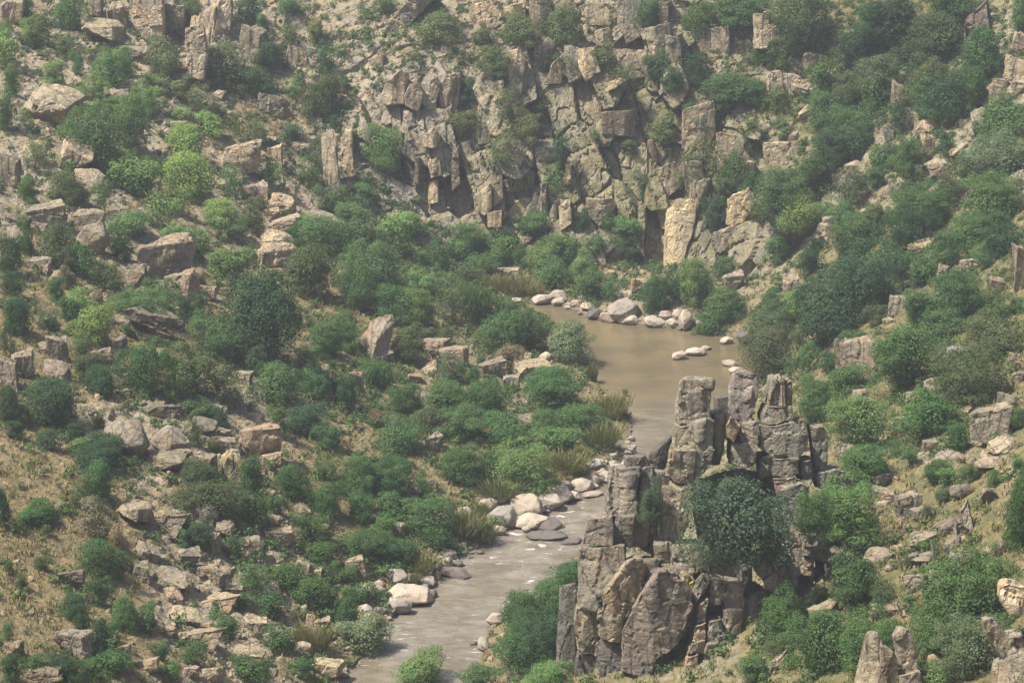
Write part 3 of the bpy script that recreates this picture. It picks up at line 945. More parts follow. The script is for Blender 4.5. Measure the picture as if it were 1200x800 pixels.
# rocks: x, y, width, height, shape (o block, r boulder, s slab, c column), tone p pale, n grey, d dark, y yellow, h rusty; optional label
RK = {
"A": """35 40 80 90 op|350 100 160 100 sp|470 185 90 50 on|160 340 200 150 sp|240 510 110 130 sp|40 590 70 120 on|310 620 140 60 sp|620 440 60 40 op|510 545 90 30 sh|830 540 140 120 op|890 680 90 80 op
960 540 50 80 op|935 360 90 70 on|1010 200 50 80 on|680 150 80 200 cp|525 80 90 130 on|600 70 60 90 on|880 150 90 130 on|1160 560 60 220 cp|160 745 140 80 on|310 770 110 80 on|990 780 110 60 op|1110 760 120 60 sp|430 295 70 40 sp|760 60 60 120 cp|410 60 70 90 on|1060 200 40 70 cp""",
"C": """440 225 70 80 op|600 580 80 50 rp|610 625 60 50 on|850 445 75 60 rp*rounded pale boulder balanced on top of another among trees on the right slope|855 505 60 90 op|770 275 50 50 on|750 330 60 100 on|1080 330 45 80 op|1110 295 50 50 op|1150 240 80 90 op|1165 145 50 70 op|1130 335 50 40 op
1040 405 60 90 sn|965 510 80 40 sp|900 570 100 60 sp|1150 640 90 90 on|1015 650 30 40 op|830 600 60 70 on|790 650 70 60 on|720 470 40 40 od|60 680 80 130 cp|510 780 60 70 on|1040 60 110 130 sd|1170 300 60 50 op""",
"D": """320 50 110 110 rn*large rounded boulder at left, beside green bushes above the cracked outcrop|575 130 200 150 on*large cracked granite outcrop with rusty lower face on the left slope|640 220 110 100 oh|470 190 80 80 on|215 190 90 50 rn|140 150 80 50 on|335 255 50 40 on|500 245 80 50 sn|200 435 75 90 on|85 490 80 100 on|30 525 80 110 on|190 510 120 60 sn
350 470 90 60 on|415 430 50 70 on|430 745 160 120 rn|590 755 140 110 rn|700 700 100 60 sd|890 760 150 130 oh|790 775 90 60 on|560 640 110 60 sd|840 540 60 50 op|940 110 130 110 sp|950 50 110 60 sp|1110 10 170 80 sp|720 240 60 40 oh|40 40 80 80 sn|950 165 70 30 sp|620 355 50 40 on""",
"E": """110 385 90 165 sn*tilted grey slab standing between bushes on the left slope|30 40 60 100 rp|310 430 120 60 on|395 465 100 60 on|530 510 90 60 on|590 555 60 50 on|660 515 140 50 op|710 465 50 30 rp|650 465 40 25 rp|50 555 60 90 on|325 765 70 60 on|620 690 90 50 on|945 665 35 35 rp|610 273 45 18 rp|700 266 75 38 rp|755 252 70 32 rp|760 274 60 26 rp|850 264 60 40 rp|865 290 70 22 rp
815 280 40 22 rp|885 318 65 32 rd|925 328 60 40 rh|985 300 110 75 rp*largest pale boulder on the far bank beyond the brown pool|995 338 75 36 rp|1085 343 80 32 rp|1125 323 60 30 rp|1170 320 40 40 rp|1150 348 50 28 rp|570 180 90 36 op|930 180 40 30 op|970 100 80 50 op|1030 220 60 50 op|1175 462 52 30 rp|1000 795 50 20 rp|720 205 40 30 op|640 60 40 30 op""",
"F": """45 450 75 28 rp|82 437 40 16 rp|150 410 50 26 rp|165 490 60 22 rp*white flat boulder just off the right bank of the brown pool|190 515 60 25 rp|5 335 50 70 rp|220 390 60 60 rd|180 205 80 60 on|385 230 60 70 op|510 45 80 80 op|745 105 40 40 op|865 112 35 35 rp|900 175 40 60 on|985 155 70 60 on|1100 215 60 60 on|625 475 120 150 on*big cracked rock face under the tall dark tree on the right bank|640 432 90 46 on
555 460 40 130 cn|955 445 75 40 rn|905 485 80 50 rn|1145 475 40 45 op|1165 500 30 40 op|1165 540 50 40 on|1130 620 65 60 on|1080 700 150 130 on|800 610 60 50 on|860 590 50 60 on|740 290 60 70 on|610 600 50 40 on|750 690 40 30 on|860 775 60 40 on|930 790 70 40 on|1165 150 50 170 cn|1120 770 110 60 sp|600 610 40 40 on""",
"G": """570 30 180 70 on|700 50 110 90 on|800 50 75 110 cy*rock with bright yellow lichen face on the left slope|930 30 100 60 oh|710 210 90 60 rd|775 260 80 60 sn|730 315 70 80 on|490 415 60 60 on|590 430 130 60 sn|655 450 22 70 cn|595 490 90 50 sh|740 510 160 60 sp|710 410 90 40 on|940 475 70 60 rp|960 405 70 30 sp|900 600 90 60 op|840 690 150 46 sp|1045 675 80 40 rp|1130 750 110 60 op|1075 580 34 40 op
1120 600 60 50 op|250 440 90 60 od|255 660 120 90 on|150 775 140 50 on|40 680 80 50 on|690 630 160 70 sp|730 770 60 50 op|510 740 90 50 op|870 320 80 50 on|970 290 100 50 on|940 240 70 46 on|1050 195 70 30 sn|560 230 160 90 sn|460 200 120 90 sn|310 500 30 40 op|640 560 110 50 sp|560 600 80 50 sp|800 470 70 40 sp|660 760 60 40 op|430 690 60 60 on|1050 400 60 40 op|1090 420 50 40 op""",
"K": """880 40 60 35 rp|950 45 50 20 rp|985 40 30 30 rp|915 75 50 25 rp|930 92 80 26 rp|840 112 85 50 rp|870 90 50 35 rp|870 146 80 15 rp|750 137 100 58 rp|720 167 100 50 rp|805 150 60 30 rp|640 182 115 72 rp*largest pale boulder in the row beside the rapids|555 217 110 60 rp|590 246 40 30 rp|665 236 120 50 rp|715 249 120 30 rd|510 177 70 40 rp|550 157 60 40 rp
430 200 50 30 rp|410 272 70 42 rp|545 270 50 35 rp|710 291 140 14 rd|800 309 80 12 rd|600 107 90 40 rn|480 345 30 15 rd|325 387 70 45 rh|370 377 40 35 rn|395 382 60 20 rd|395 416 110 35 rd|285 446 25 15 rp|235 496 160 66 rp*largest pinkish boulder at the water's edge on the lower left bank|192 527 95 62 rp*pinkish boulder in front of the largest one at the lower left water's edge|315 490 40 30 rd|110 477 90 60 rp|80 542 60 34 rp|105 566 55 24 rp|130 546 40 20 rd
55 402 80 84 on|230 142 100 40 sd|300 112 60 40 on|190 262 60 46 on|600 540 80 50 rp|535 577 70 45 rp|495 660 40 50 rn|760 475 30 30 rp|190 430 100 44 rn|600 772 40 40 on|10 770 30 24 rp|130 456 40 30 rp|640 265 30 20 rp|690 195 40 20 rp|780 110 40 30 rp|35 590 50 40 rp|460 662 30 14 rd|610 250 30 20 rp|905 60 30 20 rp""",
"I": """690 97 60 50 on|705 152 90 60 on|790 182 90 80 on|965 132 90 50 rd|985 212 80 110 sn|930 17 110 46 rn|1010 30 40 30 rn|1070 37 110 34 rn|1060 152 70 60 on|840 292 110 60 sn|690 357 130 56 sn|800 370 40 50 on|810 452 80 64 on|880 422 70 34 on|950 372 60 40 on|700 552 90 46 on|1150 500 90 100 on
870 722 50 60 rn|330 722 100 56 sn|1110 322 50 60 rd|640 130 40 30 rn|740 330 30 18 rp|760 322 24 16 rp|600 100 70 40 on|780 260 30 30 rn|1080 400 50 30 on|720 400 40 20 rn|900 250 50 30 sn""",
}
RTONE = {"p": ((1.14, 1.06, 0.94), "pale"), "n": ((0.86, 0.83, 0.78), "grey"), "d": ((0.55, 0.54, 0.54), "dark grey"), "y": ((1.1, 1.05, 0.95), "yellow-stained"),
         "h": ((1.15, 1.0, 0.85), "rusty")}
# jointed blocks of the crag: outline in the (640, 420) tile enlarged 842/380 times, distance, tone
CRAG = [
 ("352,62 372,55 400,57 435,52 432,90 425,150 392,160 388,174 343,177 343,150", 272, "n"),
 ("338,178 392,168 390,234 325,238", 271.4, "n"), ("322,240 390,237 383,335 325,322 313,296", 270.6, "y"),
 ("392,165 440,155 433,275 398,310 385,330 390,232", 271, "n"), ("432,145 465,142 463,200 455,278 433,280", 273, "n"),
 ("445,105 475,98 480,140 445,145", 281, "d"), ("485,80 492,45 520,38 548,48 552,80 545,130 530,172 490,175 478,130", 277, "n"),
 ("465,175 480,150 508,180 490,224 465,202", 271, "h"), ("580,125 588,55 604,50 610,125", 275, "n"), ("606,52 622,48 624,130 608,130", 274.5, "h"),
 ("624,50 638,62 638,122 626,135", 275.3, "n"), ("562,150 575,122 640,128 642,160 600,172 560,172", 274.4, "n"),
 ("555,175 600,172 645,165 680,200 680,230 650,262 585,262 553,235", 273.5, "n"), ("512,172 552,162 556,202 515,202", 273.5, "n"),
 ("503,202 552,200 552,222 506,220", 273, "n"), ("482,225 530,217 550,240 548,272 520,287 478,272", 272, "n"),
 ("583,263 657,258 662,302 620,314 582,312", 273, "n"), ("588,312 650,305 657,352 598,367", 272.5, "h"),
 ("645,162 670,160 672,182 647,182", 275, "n"), ("688,175 720,180 732,212 693,214", 275, "n"), ("693,215 729,215 726,285 697,287", 275, "d"),
 ("658,265 690,260 702,312 663,322", 273.5, "d"), ("553,255 585,250 585,300 558,312", 273.5, "n"),
 ("375,330 480,290 600,300 640,360 645,470 620,560 500,570 400,540", 277, "d"),
 ("170,290 246,285 241,345 233,410 157,407", 268.5, "n"), ("205,260 255,255 272,287 205,290", 270, "d"),
 ("246,287 277,280 282,360 267,492 219,490 232,410", 269.6, "n"), ("273,250 330,205 327,262 314,302 268,295", 273, "d"),
 ("306,342 382,345 372,420 345,482 298,477 297,400", 268, "p"), ("105,418 172,412 178,450 172,488 97,480", 266, "n"),
 ("180,410 230,405 224,492 176,490", 267.4, "n"), ("90,502 207,490 207,532 150,622 130,650 80,642", 264, "n"),
 ("212,532 247,525 257,547 250,602 205,682 195,742 135,732 137,682 150,612", 261.8, "y"),
 ("78,650 132,645 137,692 133,772 86,767 72,700", 264, "n"), ("84,767 137,768 137,830 78,830", 264.4, "d"), ("140,737 197,745 198,830 137,830", 262.5, "d"),
 ("290,552 335,550 378,602 378,652 345,747 292,777 270,830 198,830 200,722 215,682 225,657", 259, "v"),
 ("333,492 406,490 410,542 370,572 326,547", 264, "n"), ("253,530 300,525 302,557 260,582", 264.5, "d"), ("283,480 335,478 328,530 288,530", 266.5, "n"),
 ("40,602 80,590 74,692 80,830 30,830 33,692", 267, "d"), ("262,292 325,300 306,420 296,525 250,502", 270.2, "n"),
 ("410,565 432,575 402,622 385,642 378,602", 261, "n"), ("430,570 472,580 457,642 423,642", 261.5, "n"), ("470,580 514,585 512,652 459,652", 261, "n"),
 ("393,640 422,625 417,682 388,692", 260, "n"), ("420,682 457,675 462,732 415,737", 259.6, "n"), ("385,692 417,685 413,732 378,737", 259.2, "h"),
 ("460,655 512,655 507,722 463,722", 260.4, "n"), ("378,737 414,735 412,767 363,772", 258.6, "y"), ("365,772 397,770 397,830 358,830", 258, "h"),
 ("418,740 472,735 482,830 398,830", 258.8, "n"), ("474,725 507,725 507,792 478,797", 259.6, "n"), ("355,560 384,575 380,690 350,735", 262, "y"),
 ("560,572 533,532 545,490 622,485 632,522", 263.5, "n"), ("568,582 622,540 627,592 578,602", 263, "h"), ("506,545 532,540 532,642 510,642", 264.5, "d"),
 ("628,545 657,545 657,597 630,597", 264, "n"), ("683,433 710,432 706,455 682,457", 266, "n"), ("675,457 704,456 702,486 671,487", 265.6, "n"),
 ("669,488 702,486 700,519 671,517", 265.8, "n"), ("671,520 700,519 696,542 673,542", 265.6, "h"), ("700,495 730,490 724,527 700,524", 266.4, "n"), ("667,545 692,543 692,567 667,567", 265.6, "h"),
 ("600,352 660,320 690,330 680,420 640,470 600,450", 270.5, "n"), ("640,420 690,410 680,520 640,560 620,520", 268.2, "n"), ("575,600 650,590 665,680 610,690", 262.6, "n"), ("500,640 570,605 600,690 560,760 505,740", 261.6, "n"), ("700,300 760,290 800,320 790,345 710,340", 274, "n"), ("720,530 770,500 800,520 780,560 735,570", 266, "n"),
 ("508,640 560,600 640,600 650,680 600,760 505,800", 265, "d"),
]
# pale jointed blocks of the far cliff: outline in tile B, how far they stand out of the face (m), tone
CLIFF = [
 ("440,20 520,0 560,60 500,110 450,90", 1.6, "p"),
 ("650,-20 720,-20 740,90 690,120 655,60", 2.0, "d"),
 ("830,20 900,10 960,60 930,90 860,90", 1.6, "n"),
 ("960,-20 1040,-20 1050,120 990,150 960,80", 2.2, "d"),
 ("1050,100 1140,80 1160,190 1080,200", 1.6, "n"),
 ("560,20 640,10 640,70 580,80", 1.5, "p"),
 ("720,-20 800,-20 830,60 760,80", 1.6, "n"),
 ("1045,-20 1140,-20 1135,80 1055,95", 1.8, "n"),
 ("820,170 880,165 900,250 850,280 825,240", 1.5, "p"),
 ("940,170 1050,175 1100,260 1010,275 950,240", 1.4, "n"),
 ("1185,380 1295,350 1300,470 1245,540 1185,520", 2.0, "n"),
 ("1305,460 1375,470 1425,560 1365,640 1315,600", 1.8, "n"),
 ("1185,560 1245,560 1275,660 1205,700", 1.8, "n"),
 ("1225,60 1295,110 1275,190 1215,180", 1.8, "d"),
 ("1285,100 1345,90 1350,190 1285,200", 1.8, "n"),
 ("1465,500 1585,490 1595,570 1485,600", 1.4, "n"),
 ("1125,120 1175,130 1185,230 1125,240", 1.5, "n"),
 ("1375,560 1445,560 1425,660 1375,690", 1.4, "n"),
 ("1345,690 1415,650 1445,700 1385,790 1335,780", 1.6, "p"),
 ("135,345 150,290 205,245 235,260 222,300 215,362 150,364", 4.5, "p"), ("220,330 238,290 272,285 285,330 268,390 222,368", 4.0, "n"),
 ("272,300 335,265 345,300 330,350 335,408 290,395", 3.6, "p"), ("338,300 365,260 395,250 400,310 378,400 350,410 340,380", 3.0, "n"), ("380,260 410,255 408,345 390,400 378,330", 2.4, "p"),
 ("275,480 320,440 345,470 330,515 285,512", 2.2, "p"), ("575,180 610,172 640,205 625,300 570,310", 1.8, "p"), ("700,295 735,215 765,195 768,290", 1.8, "p"),
 ("775,160 825,165 850,215 835,270 790,290 778,220", 1.6, "n"), ("665,180 720,130 745,160 700,250 685,290 670,240", 1.0, "d"), ("465,400 480,360 520,370 515,500 475,505", 1.4, "n"),
 ("525,290 565,275 568,340 530,355", 1.4, "p"), ("300,640 335,620 335,700 302,708", 1.2, "p"), ("300,560 340,545 350,610 310,620", 1.0, "n"), ("255,545 272,540 268,640 255,640", 1.0, "p"),
 ("460,690 520,632 522,720 500,750 465,735", 1.6, "p"), ("525,635 560,625 562,690 530,720", 1.4, "n"), ("562,630 610,608 640,640 630,672 570,668", 1.4, "n"), ("640,600 672,590 668,660 640,700", 1.2, "n"),
 ("565,750 620,690 690,690 690,740 600,800 565,800", 1.6, "p"), ("690,640 712,635 712,740 690,745", 1.2, "n"), ("755,720 795,690 800,780 760,800", 1.4, "p"), ("800,570 795,640 775,640 778,570", 1.6, "p"),
 ("380,560 408,500 412,640 385,660", 1.4, "d"), ("880,110 930,95 962,130 945,165 885,160", 1.6, "n"), ("925,285 960,272 1000,276 925,320", 1.2, "p"), ("905,390 945,385 1025,380 1020,480 960,470 905,470", 1.6, "d"),
 ("850,690 945,690 955,720 900,790 860,760", 1.2, "n"), ("1065,490 1085,488 1105,560 1065,600", 1.8, "d"), ("1070,600 1160,560 1185,640 1130,690 1068,675", 2.4, "n"), ("1090,720 1170,690 1185,790 1110,800", 1.6, "n"),
 ("0,440 35,450 45,620 0,690", 1.6, "p"), ("120,200 145,180 150,240 105,240 100,220", 1.2, "n"), ("385,690 440,590 470,660 440,780 400,790", 1.0, "d"), ("720,740 745,700 750,790 725,795", 1.0, "n"), ("505,740 560,730 555,790 510,790", 1.0, "h"),
 ("1165,120 1185,110 1185,200 1150,200", 1.4, "d"), ("870,330 905,320 900,450 880,455", 1.2, "n"), ("1130,740 1170,690 1235,700 1225,800 1165,945 1120,930", 2.5, "w"), ("610,172 640,205 625,330 600,340", 1.6, "n"), ("410,500 450,490 455,570 420,590", 1.2, "n"), ("240,550 300,520 335,600 300,640 262,640", 1.0, "n"),
]
# ------------------------------------------------------------------ names, labels, copies
THINGS = []          # (object, x, y, w, h, kind, colour word) for the labels


def link(name, me, parent=None):
    o = bpy.data.objects.new(name, me)
    COL.objects.link(o)
    if parent:
        o.parent = parent
    return o


def dist_at(p):
    return (p - CAM).dot(Vector((0, CP, -SP)))


GROUPS = {"tree": "trees on the canyon slopes", "shrub": "shrubs on the canyon slopes", "reed_clump": "reed clumps near the water",
          "boulder": "rounded boulders in the canyon", "rock": "angular rocks on the canyon slopes", "flat_rock": "flat rock slabs on the canyon slopes",
          "standing_rock": "upright rock pillars in the canyon"}
CAT = {"tree": "tree", "shrub": "shrub", "reed_clump": "reeds", "boulder": "boulder", "rock": "rock", "flat_rock": "rock slab", "standing_rock": "rock pillar"}
WORD = {"tree": "tree", "shrub": "shrub", "reed_clump": "brushy clump", "boulder": "boulder", "rock": "angular rock", "flat_rock": "rock slab", "standing_rock": "rock pillar"}


def parse(txt):
    for e in txt.replace("\n", "|").split("|"):
        e = e.strip()
        if not e:
            continue
        lab = None
        if "*" in e:
            e, lab = e.split("*")
        a = e.split()
        yield float(a[0]), float(a[1]), float(a[2]), float(a[3]), a[4], lab


def jitter(c, s):
    k = random.uniform(1 - s, 1 + s)
    return (c[0] * k * random.uniform(1 - s / 2, 1 + s / 2), c[1] * k, c[2] * k * random.uniform(1 - s / 2, 1 + s / 2), 1)


n_tree = n_shrub = 0
DEPTH_OVERRIDE = {("K", 1080): 267, ("I", 565): 271, ("I", 190): 259.8, ("I", 325): 262, ("I", 90): 261, ("I", 440): 263}
for tile, txt in PL.items():
    ox, oy = TILES[tile]
    for (zx, zy, zw, zh, code, lab) in parse(txt):
        px, py, w, h = ox + zx / ZS, oy + zy / ZS, zw / ZS, zh / ZS
        by = py + h * 0.42
        if by > 840:
            by = 840
        loc, nrm = hit_dry(px, by)
        if loc is None:
            continue
        dep = dist_at(loc)
        ov = DEPTH_OVERRIDE.get((tile, int(zx)))
        if ov:
            loc = at(px, by, ov)
            dep = dist_at(loc)
        W_ = w / FPX * dep
        H_ = h * 0.98 / FPX * dep / CP
        tone, word = TONE[code[0]]
        sub = code[1] if len(code) > 1 else ""
        # plants in the upper left and upper middle tiles get paler tones
        if tile in "AB":
            tone = tuple(k * f for k, f in zip(tone, (1.3, 1.25, 1.2)))
        if sub in ("t", "a"):
            kind = "tree"
            pool = AIRY if sub == "a" else BIG if max(zw, zh) > 185 else TREE
            crown, trunk = pool[n_tree % len(pool)]
            n_tree += 1
            o = bpy.data.objects.new("tree", None)
            o.empty_display_size = 0.3
            COL.objects.link(o)
            c = link("crown", crown, o)
            c.color = jitter(tone, 0.16)
            link("trunk", trunk, o)
        elif sub == "r":
            kind = "reed_clump"
            o = link("reed_clump", BROOM[n_shrub % 3])
            n_shrub += 1
            tone = (0.17, 0.16, 0.08) if code[0] == "b" else (0.125, 0.14, 0.066)
            word = "straw-brown" if code[0] == "b" else "dull green"
            o.color = jitter(tone, 0.15)
        else:
            kind = "shrub"
            o = link("shrub", SHRUB[n_shrub % 11] if random.random() < 0.8 else AIRY[n_shrub % 5][0])
            n_shrub += 1
            o.color = jitter(tone, 0.18)
        o.location = loc - Vector((0, 0, 0.04 * H_))
        o.rotation_euler = (random.uniform(-.12, .12), random.uniform(-.12, .12), random.uniform(0, 6.28))
        g = {"A": 0.98, "B": 1.0, "D": 1.02, "G": 1.05, "I": 1.1, "E": 1.0, "K": 1.05}.get(tile, 1.12) * (1.0 if kind == "tree" else 1.05)
        o.scale = (W_ * g * random.uniform(0.92, 1.12), W_ * g * random.uniform(0.85, 1.1), H_ * g * random.uniform(0.95, 1.06))
        THINGS.append([o, px, py, w, h, kind, word, lab])

ROCKKIND = {"o": ("rock", "block"), "r": ("boulder", "round"), "s": ("flat_rock", "slab"), "c": ("standing_rock", "column")}
nr = 0
for tile, txt in RK.items():
    ox, oy = TILES[tile]
    for (zx, zy, zw, zh, code, lab) in parse(txt):
        px, py, w, h = ox + zx / ZS, oy + zy / ZS, zw / ZS, zh / ZS
        by = py + h * 0.5
        loc, nrm = hit_dry(px, min(by, 830))
        if loc is None:
            continue
        dep = dist_at(loc)
        kind, shape = ROCKKIND[code[0]]
        meshes = ROCKS[shape]
        o = link(kind, meshes[nr % len(meshes)])
        nr += 1
        W_ = w / FPX * dep
        H_ = h / FPX * dep / CP
        river = tile in "EFK" and code[0] == "r"
        tone, word = RTONE[code[1]]
        mat = {"y": M_YELLOW, "h": M_OCHRE}.get(code[1], M_ROCK)
        if river:
            mat = M_BOULDER
            word = {"p": "pale", "d": "dark wet", "h": "pinkish"}.get(code[1], "grey")
            tone = {"p": random.choice([(1.15, 1.1, 1.03), (0.95, 0.94, 0.92), (1.05, 0.96, 0.89)]), "d": (0.42, 0.41, 0.42), "h": (1.1, 0.95, 0.83)}.get(code[1], (0.8, 0.8, 0.8))
        o.material_slots[0].link = "OBJECT"
        o.material_slots[0].material = mat
        o.color = jitter(tone, 0.08)
        sink = 0.32
        if code[0] == "s":
            # slabs lie with the slope
            side = 1 if px < 620 else -1
            tilt = math.radians(random.uniform(12, 26)) * side
            hh = H_ * 0.75
            o.scale = (W_ * 1.02, max(W_ * 0.75, H_ * 1.2), hh * 1.1)
            o.rotation_euler = (math.radians(random.uniform(8, 22)), tilt, math.radians(random.uniform(-18, 18)))
            o.location = loc - Vector((0, 0, 0.12 * hh)) + Vector((0, W_ * 0.2, 0))
        elif code[0] == "r":
            o.scale = (W_ * 1.05, max(W_ * 0.75, H_), H_ * 1.12)
            o.rotation_euler = (random.uniform(-.12, .12), random.uniform(-.15, .15), math.radians(random.choice([0, 180]) + random.uniform(-25, 25)))
            o.location = loc - Vector((0, 0, 0.2 * H_)) + Vector((0, W_ * 0.15, 0))
        else:
            o.scale = (W_ * 1.04, W_ * 0.7 if code[0] == "o" else W_ * 0.9, H_ * (0.9 + sink))
            o.rotation_euler = (random.uniform(-.1, .1), random.uniform(-.12, .12), math.radians(random.choice([0, 180]) + random.uniform(-20, 20)))
            o.location = loc - Vector((0, 0, sink * H_ * 0.8)) + Vector((0, W_ * 0.2, 0))
        THINGS.append([o, px, py, w, h, kind, word, lab])


# smaller stones of the banks, each its own boulder
bank = densify(SHORE_L[1:], 3.6)
far_bank = densify(SHORE_R[:5], 7)
for i, (bx, by) in enumerate(bank + far_bank):
    far = i >= len(bank)
    if not far and (not (520 < by < 795) or random.random() < 0.3):
        continue
    s = random.choice([6, 8, 9, 11, 13, 16, 20]) * random.uniform(.85, 1.15) * (0.8 if far else 1)
    px, py = (bx + random.uniform(-8, 8), by + random.uniform(-11, 1)) if far else (bx + random.choice([-34, -24, -14, -6, 2]) * random.uniform(.5, 1.1), by + random.uniform(-10, 4))
    loc, nrm = hit_dry(px, py)
    if loc is None:
        continue
    dep = dist_at(loc)
    ms = ROCKS["block"] if random.random() < 0.5 else ROCKS["round"]
    o = link("boulder", ms[i % len(ms)])
    W_ = s / FPX * dep
    o.scale = (W_, W_ * random.uniform(.6, .9), W_ * random.uniform(.45, .75))
    o.rotation_euler = (random.uniform(-.25, .25), random.uniform(-.25, .25), random.uniform(0, 6.28))
    o.location = loc - Vector((0, 0, 0.2 * W_))
    o.material_slots[0].link = "OBJECT"
    o.material_slots[0].material = M_BOULDER
    word, tone = random.choice([("pale", (1.12, 1.06, 0.98)), ("grey", (0.75, 0.75, 0.75)), ("pinkish", (1.02, 0.92, 0.84)), ("dark wet", (0.45, 0.44, 0.44)), ("grey", (0.9, 0.89, 0.86))])
    o.color = jitter(tone, 0.1)
    THINGS.append([o, px, py, s, s * .6, "boulder", word, None])

# broken bedrock showing through the soil, every piece its own rock, sunk in to half its height
SPOTS = [(150, 480, 170, 70, 26), (180, 330, 150, 60, 20), (60, 170, 110, 100, 16), (270, 150, 110, 90, 16), (230, 640, 130, 70, 22), (480, 450, 90, 60, 10),
         (1080, 600, 120, 90, 24), (1100, 480, 90, 60, 12), (1080, 330, 110, 90, 12), (330, 250, 80, 50, 10), (940, 90, 60, 70, 8), (960, 700, 60, 50, 8)]
for (cx, cy, rx, ry, n) in SPOTS:
    for i in range(n):
        px, py = random.gauss(cx, rx * .6), random.gauss(cy, ry * .6)
        if not (4 < px < 1196 and 4 < py < 796):
            continue
        loc, nrm = hit(px, py)
        if loc is None or loc.z < 0.6:
            continue
        dep = dist_at(loc)
        s = random.choice([9, 12, 15, 19, 24, 30]) * random.uniform(.85, 1.15)
        flat = random.random() < 0.45
        kind = "flat_rock" if flat else "rock"
        ms = ROCKS["slab" if flat else "block"]
        o = link(kind, random.choice(ms))
        W_ = s / FPX * dep
        o.scale = (W_, W_ * random.uniform(.6, .9), W_ * (random.uniform(.35, .55) if flat else random.uniform(.7, 1.0)))
        yaw = random.uniform(-.5, .5)
        # lies with the dip of the slope
        q = Vector((0, 0, 1)).rotation_difference((nrm + Vector((0, 0, 0.8))).normalized())
        o.rotation_mode = "QUATERNION"
        o.rotation_quaternion = q @ Euler((random.uniform(-.15, .15), random.uniform(-.15, .15), yaw)).to_quaternion()
        o.location = loc - Vector((0, 0, o.scale.z * random.uniform(.3, .45)))
        o.material_slots[0].link = "OBJECT"
        o.material_slots[0].material = M_ROCK
        t_ = random.choice("pnnd") if py > 260 else random.choice("ppn")
        o.color = jitter(RTONE[t_][0], 0.1)
        THINGS.append([o, px, py, s, s * .6, kind, RTONE[t_][1], None])

# shrubs that close the cover on the greener slopes
for (cx, cy, rx, ry, n, tones) in [(1090, 110, 110, 100, 16, "ddmg"), (1040, 230, 120, 70, 14, "dmmg"), (1110, 370, 90, 80, 16, "dmgm"), (980, 330, 60, 60, 6, "dm"),
                                   (1110, 520, 80, 60, 7, "mg"), (960, 730, 90, 50, 7, "mdl"), (480, 340, 110, 50, 10, "mmlg"), (620, 290, 90, 25, 6, "lm"),
                                   (640, 90, 150, 70, 8, "g"), (60, 420, 60, 120, 5, "dg"), (850, 190, 60, 110, 7, "gm"), (170, 110, 140, 90, 8, "lg")]:
    for i in range(n):
        px, py = random.gauss(cx, rx * .55), random.gauss(cy, ry * .55)
        if not (6 < px < 1194 and 6 < py < 794):
            continue
        loc, nrm = hit(px, py)
        if loc is None or loc.z < 0.8:
            continue
        s = random.uniform(17, 36)
        dep = dist_at(loc)
        W_ = s / FPX * dep
        tc = random.choice(tones)
        tone, word = TONE[tc]
        o = link("shrub", random.choice(SHRUB) if random.random() < 0.7 else random.choice(AIRY)[0])
        o.color = jitter(tone, 0.18)
        o.scale = (W_ * random.uniform(.9, 1.2), W_ * random.uniform(.85, 1.1), W_ * random.uniform(.7, .95))
        o.rotation_euler = (random.uniform(-.12, .12), random.uniform(-.12, .12), random.uniform(0, 6.28))
        o.location = loc - Vector((0, 0, 0.05 * W_))
        THINGS.append([o, px, py - s * .35, s, s * .8, "shrub", word, None])


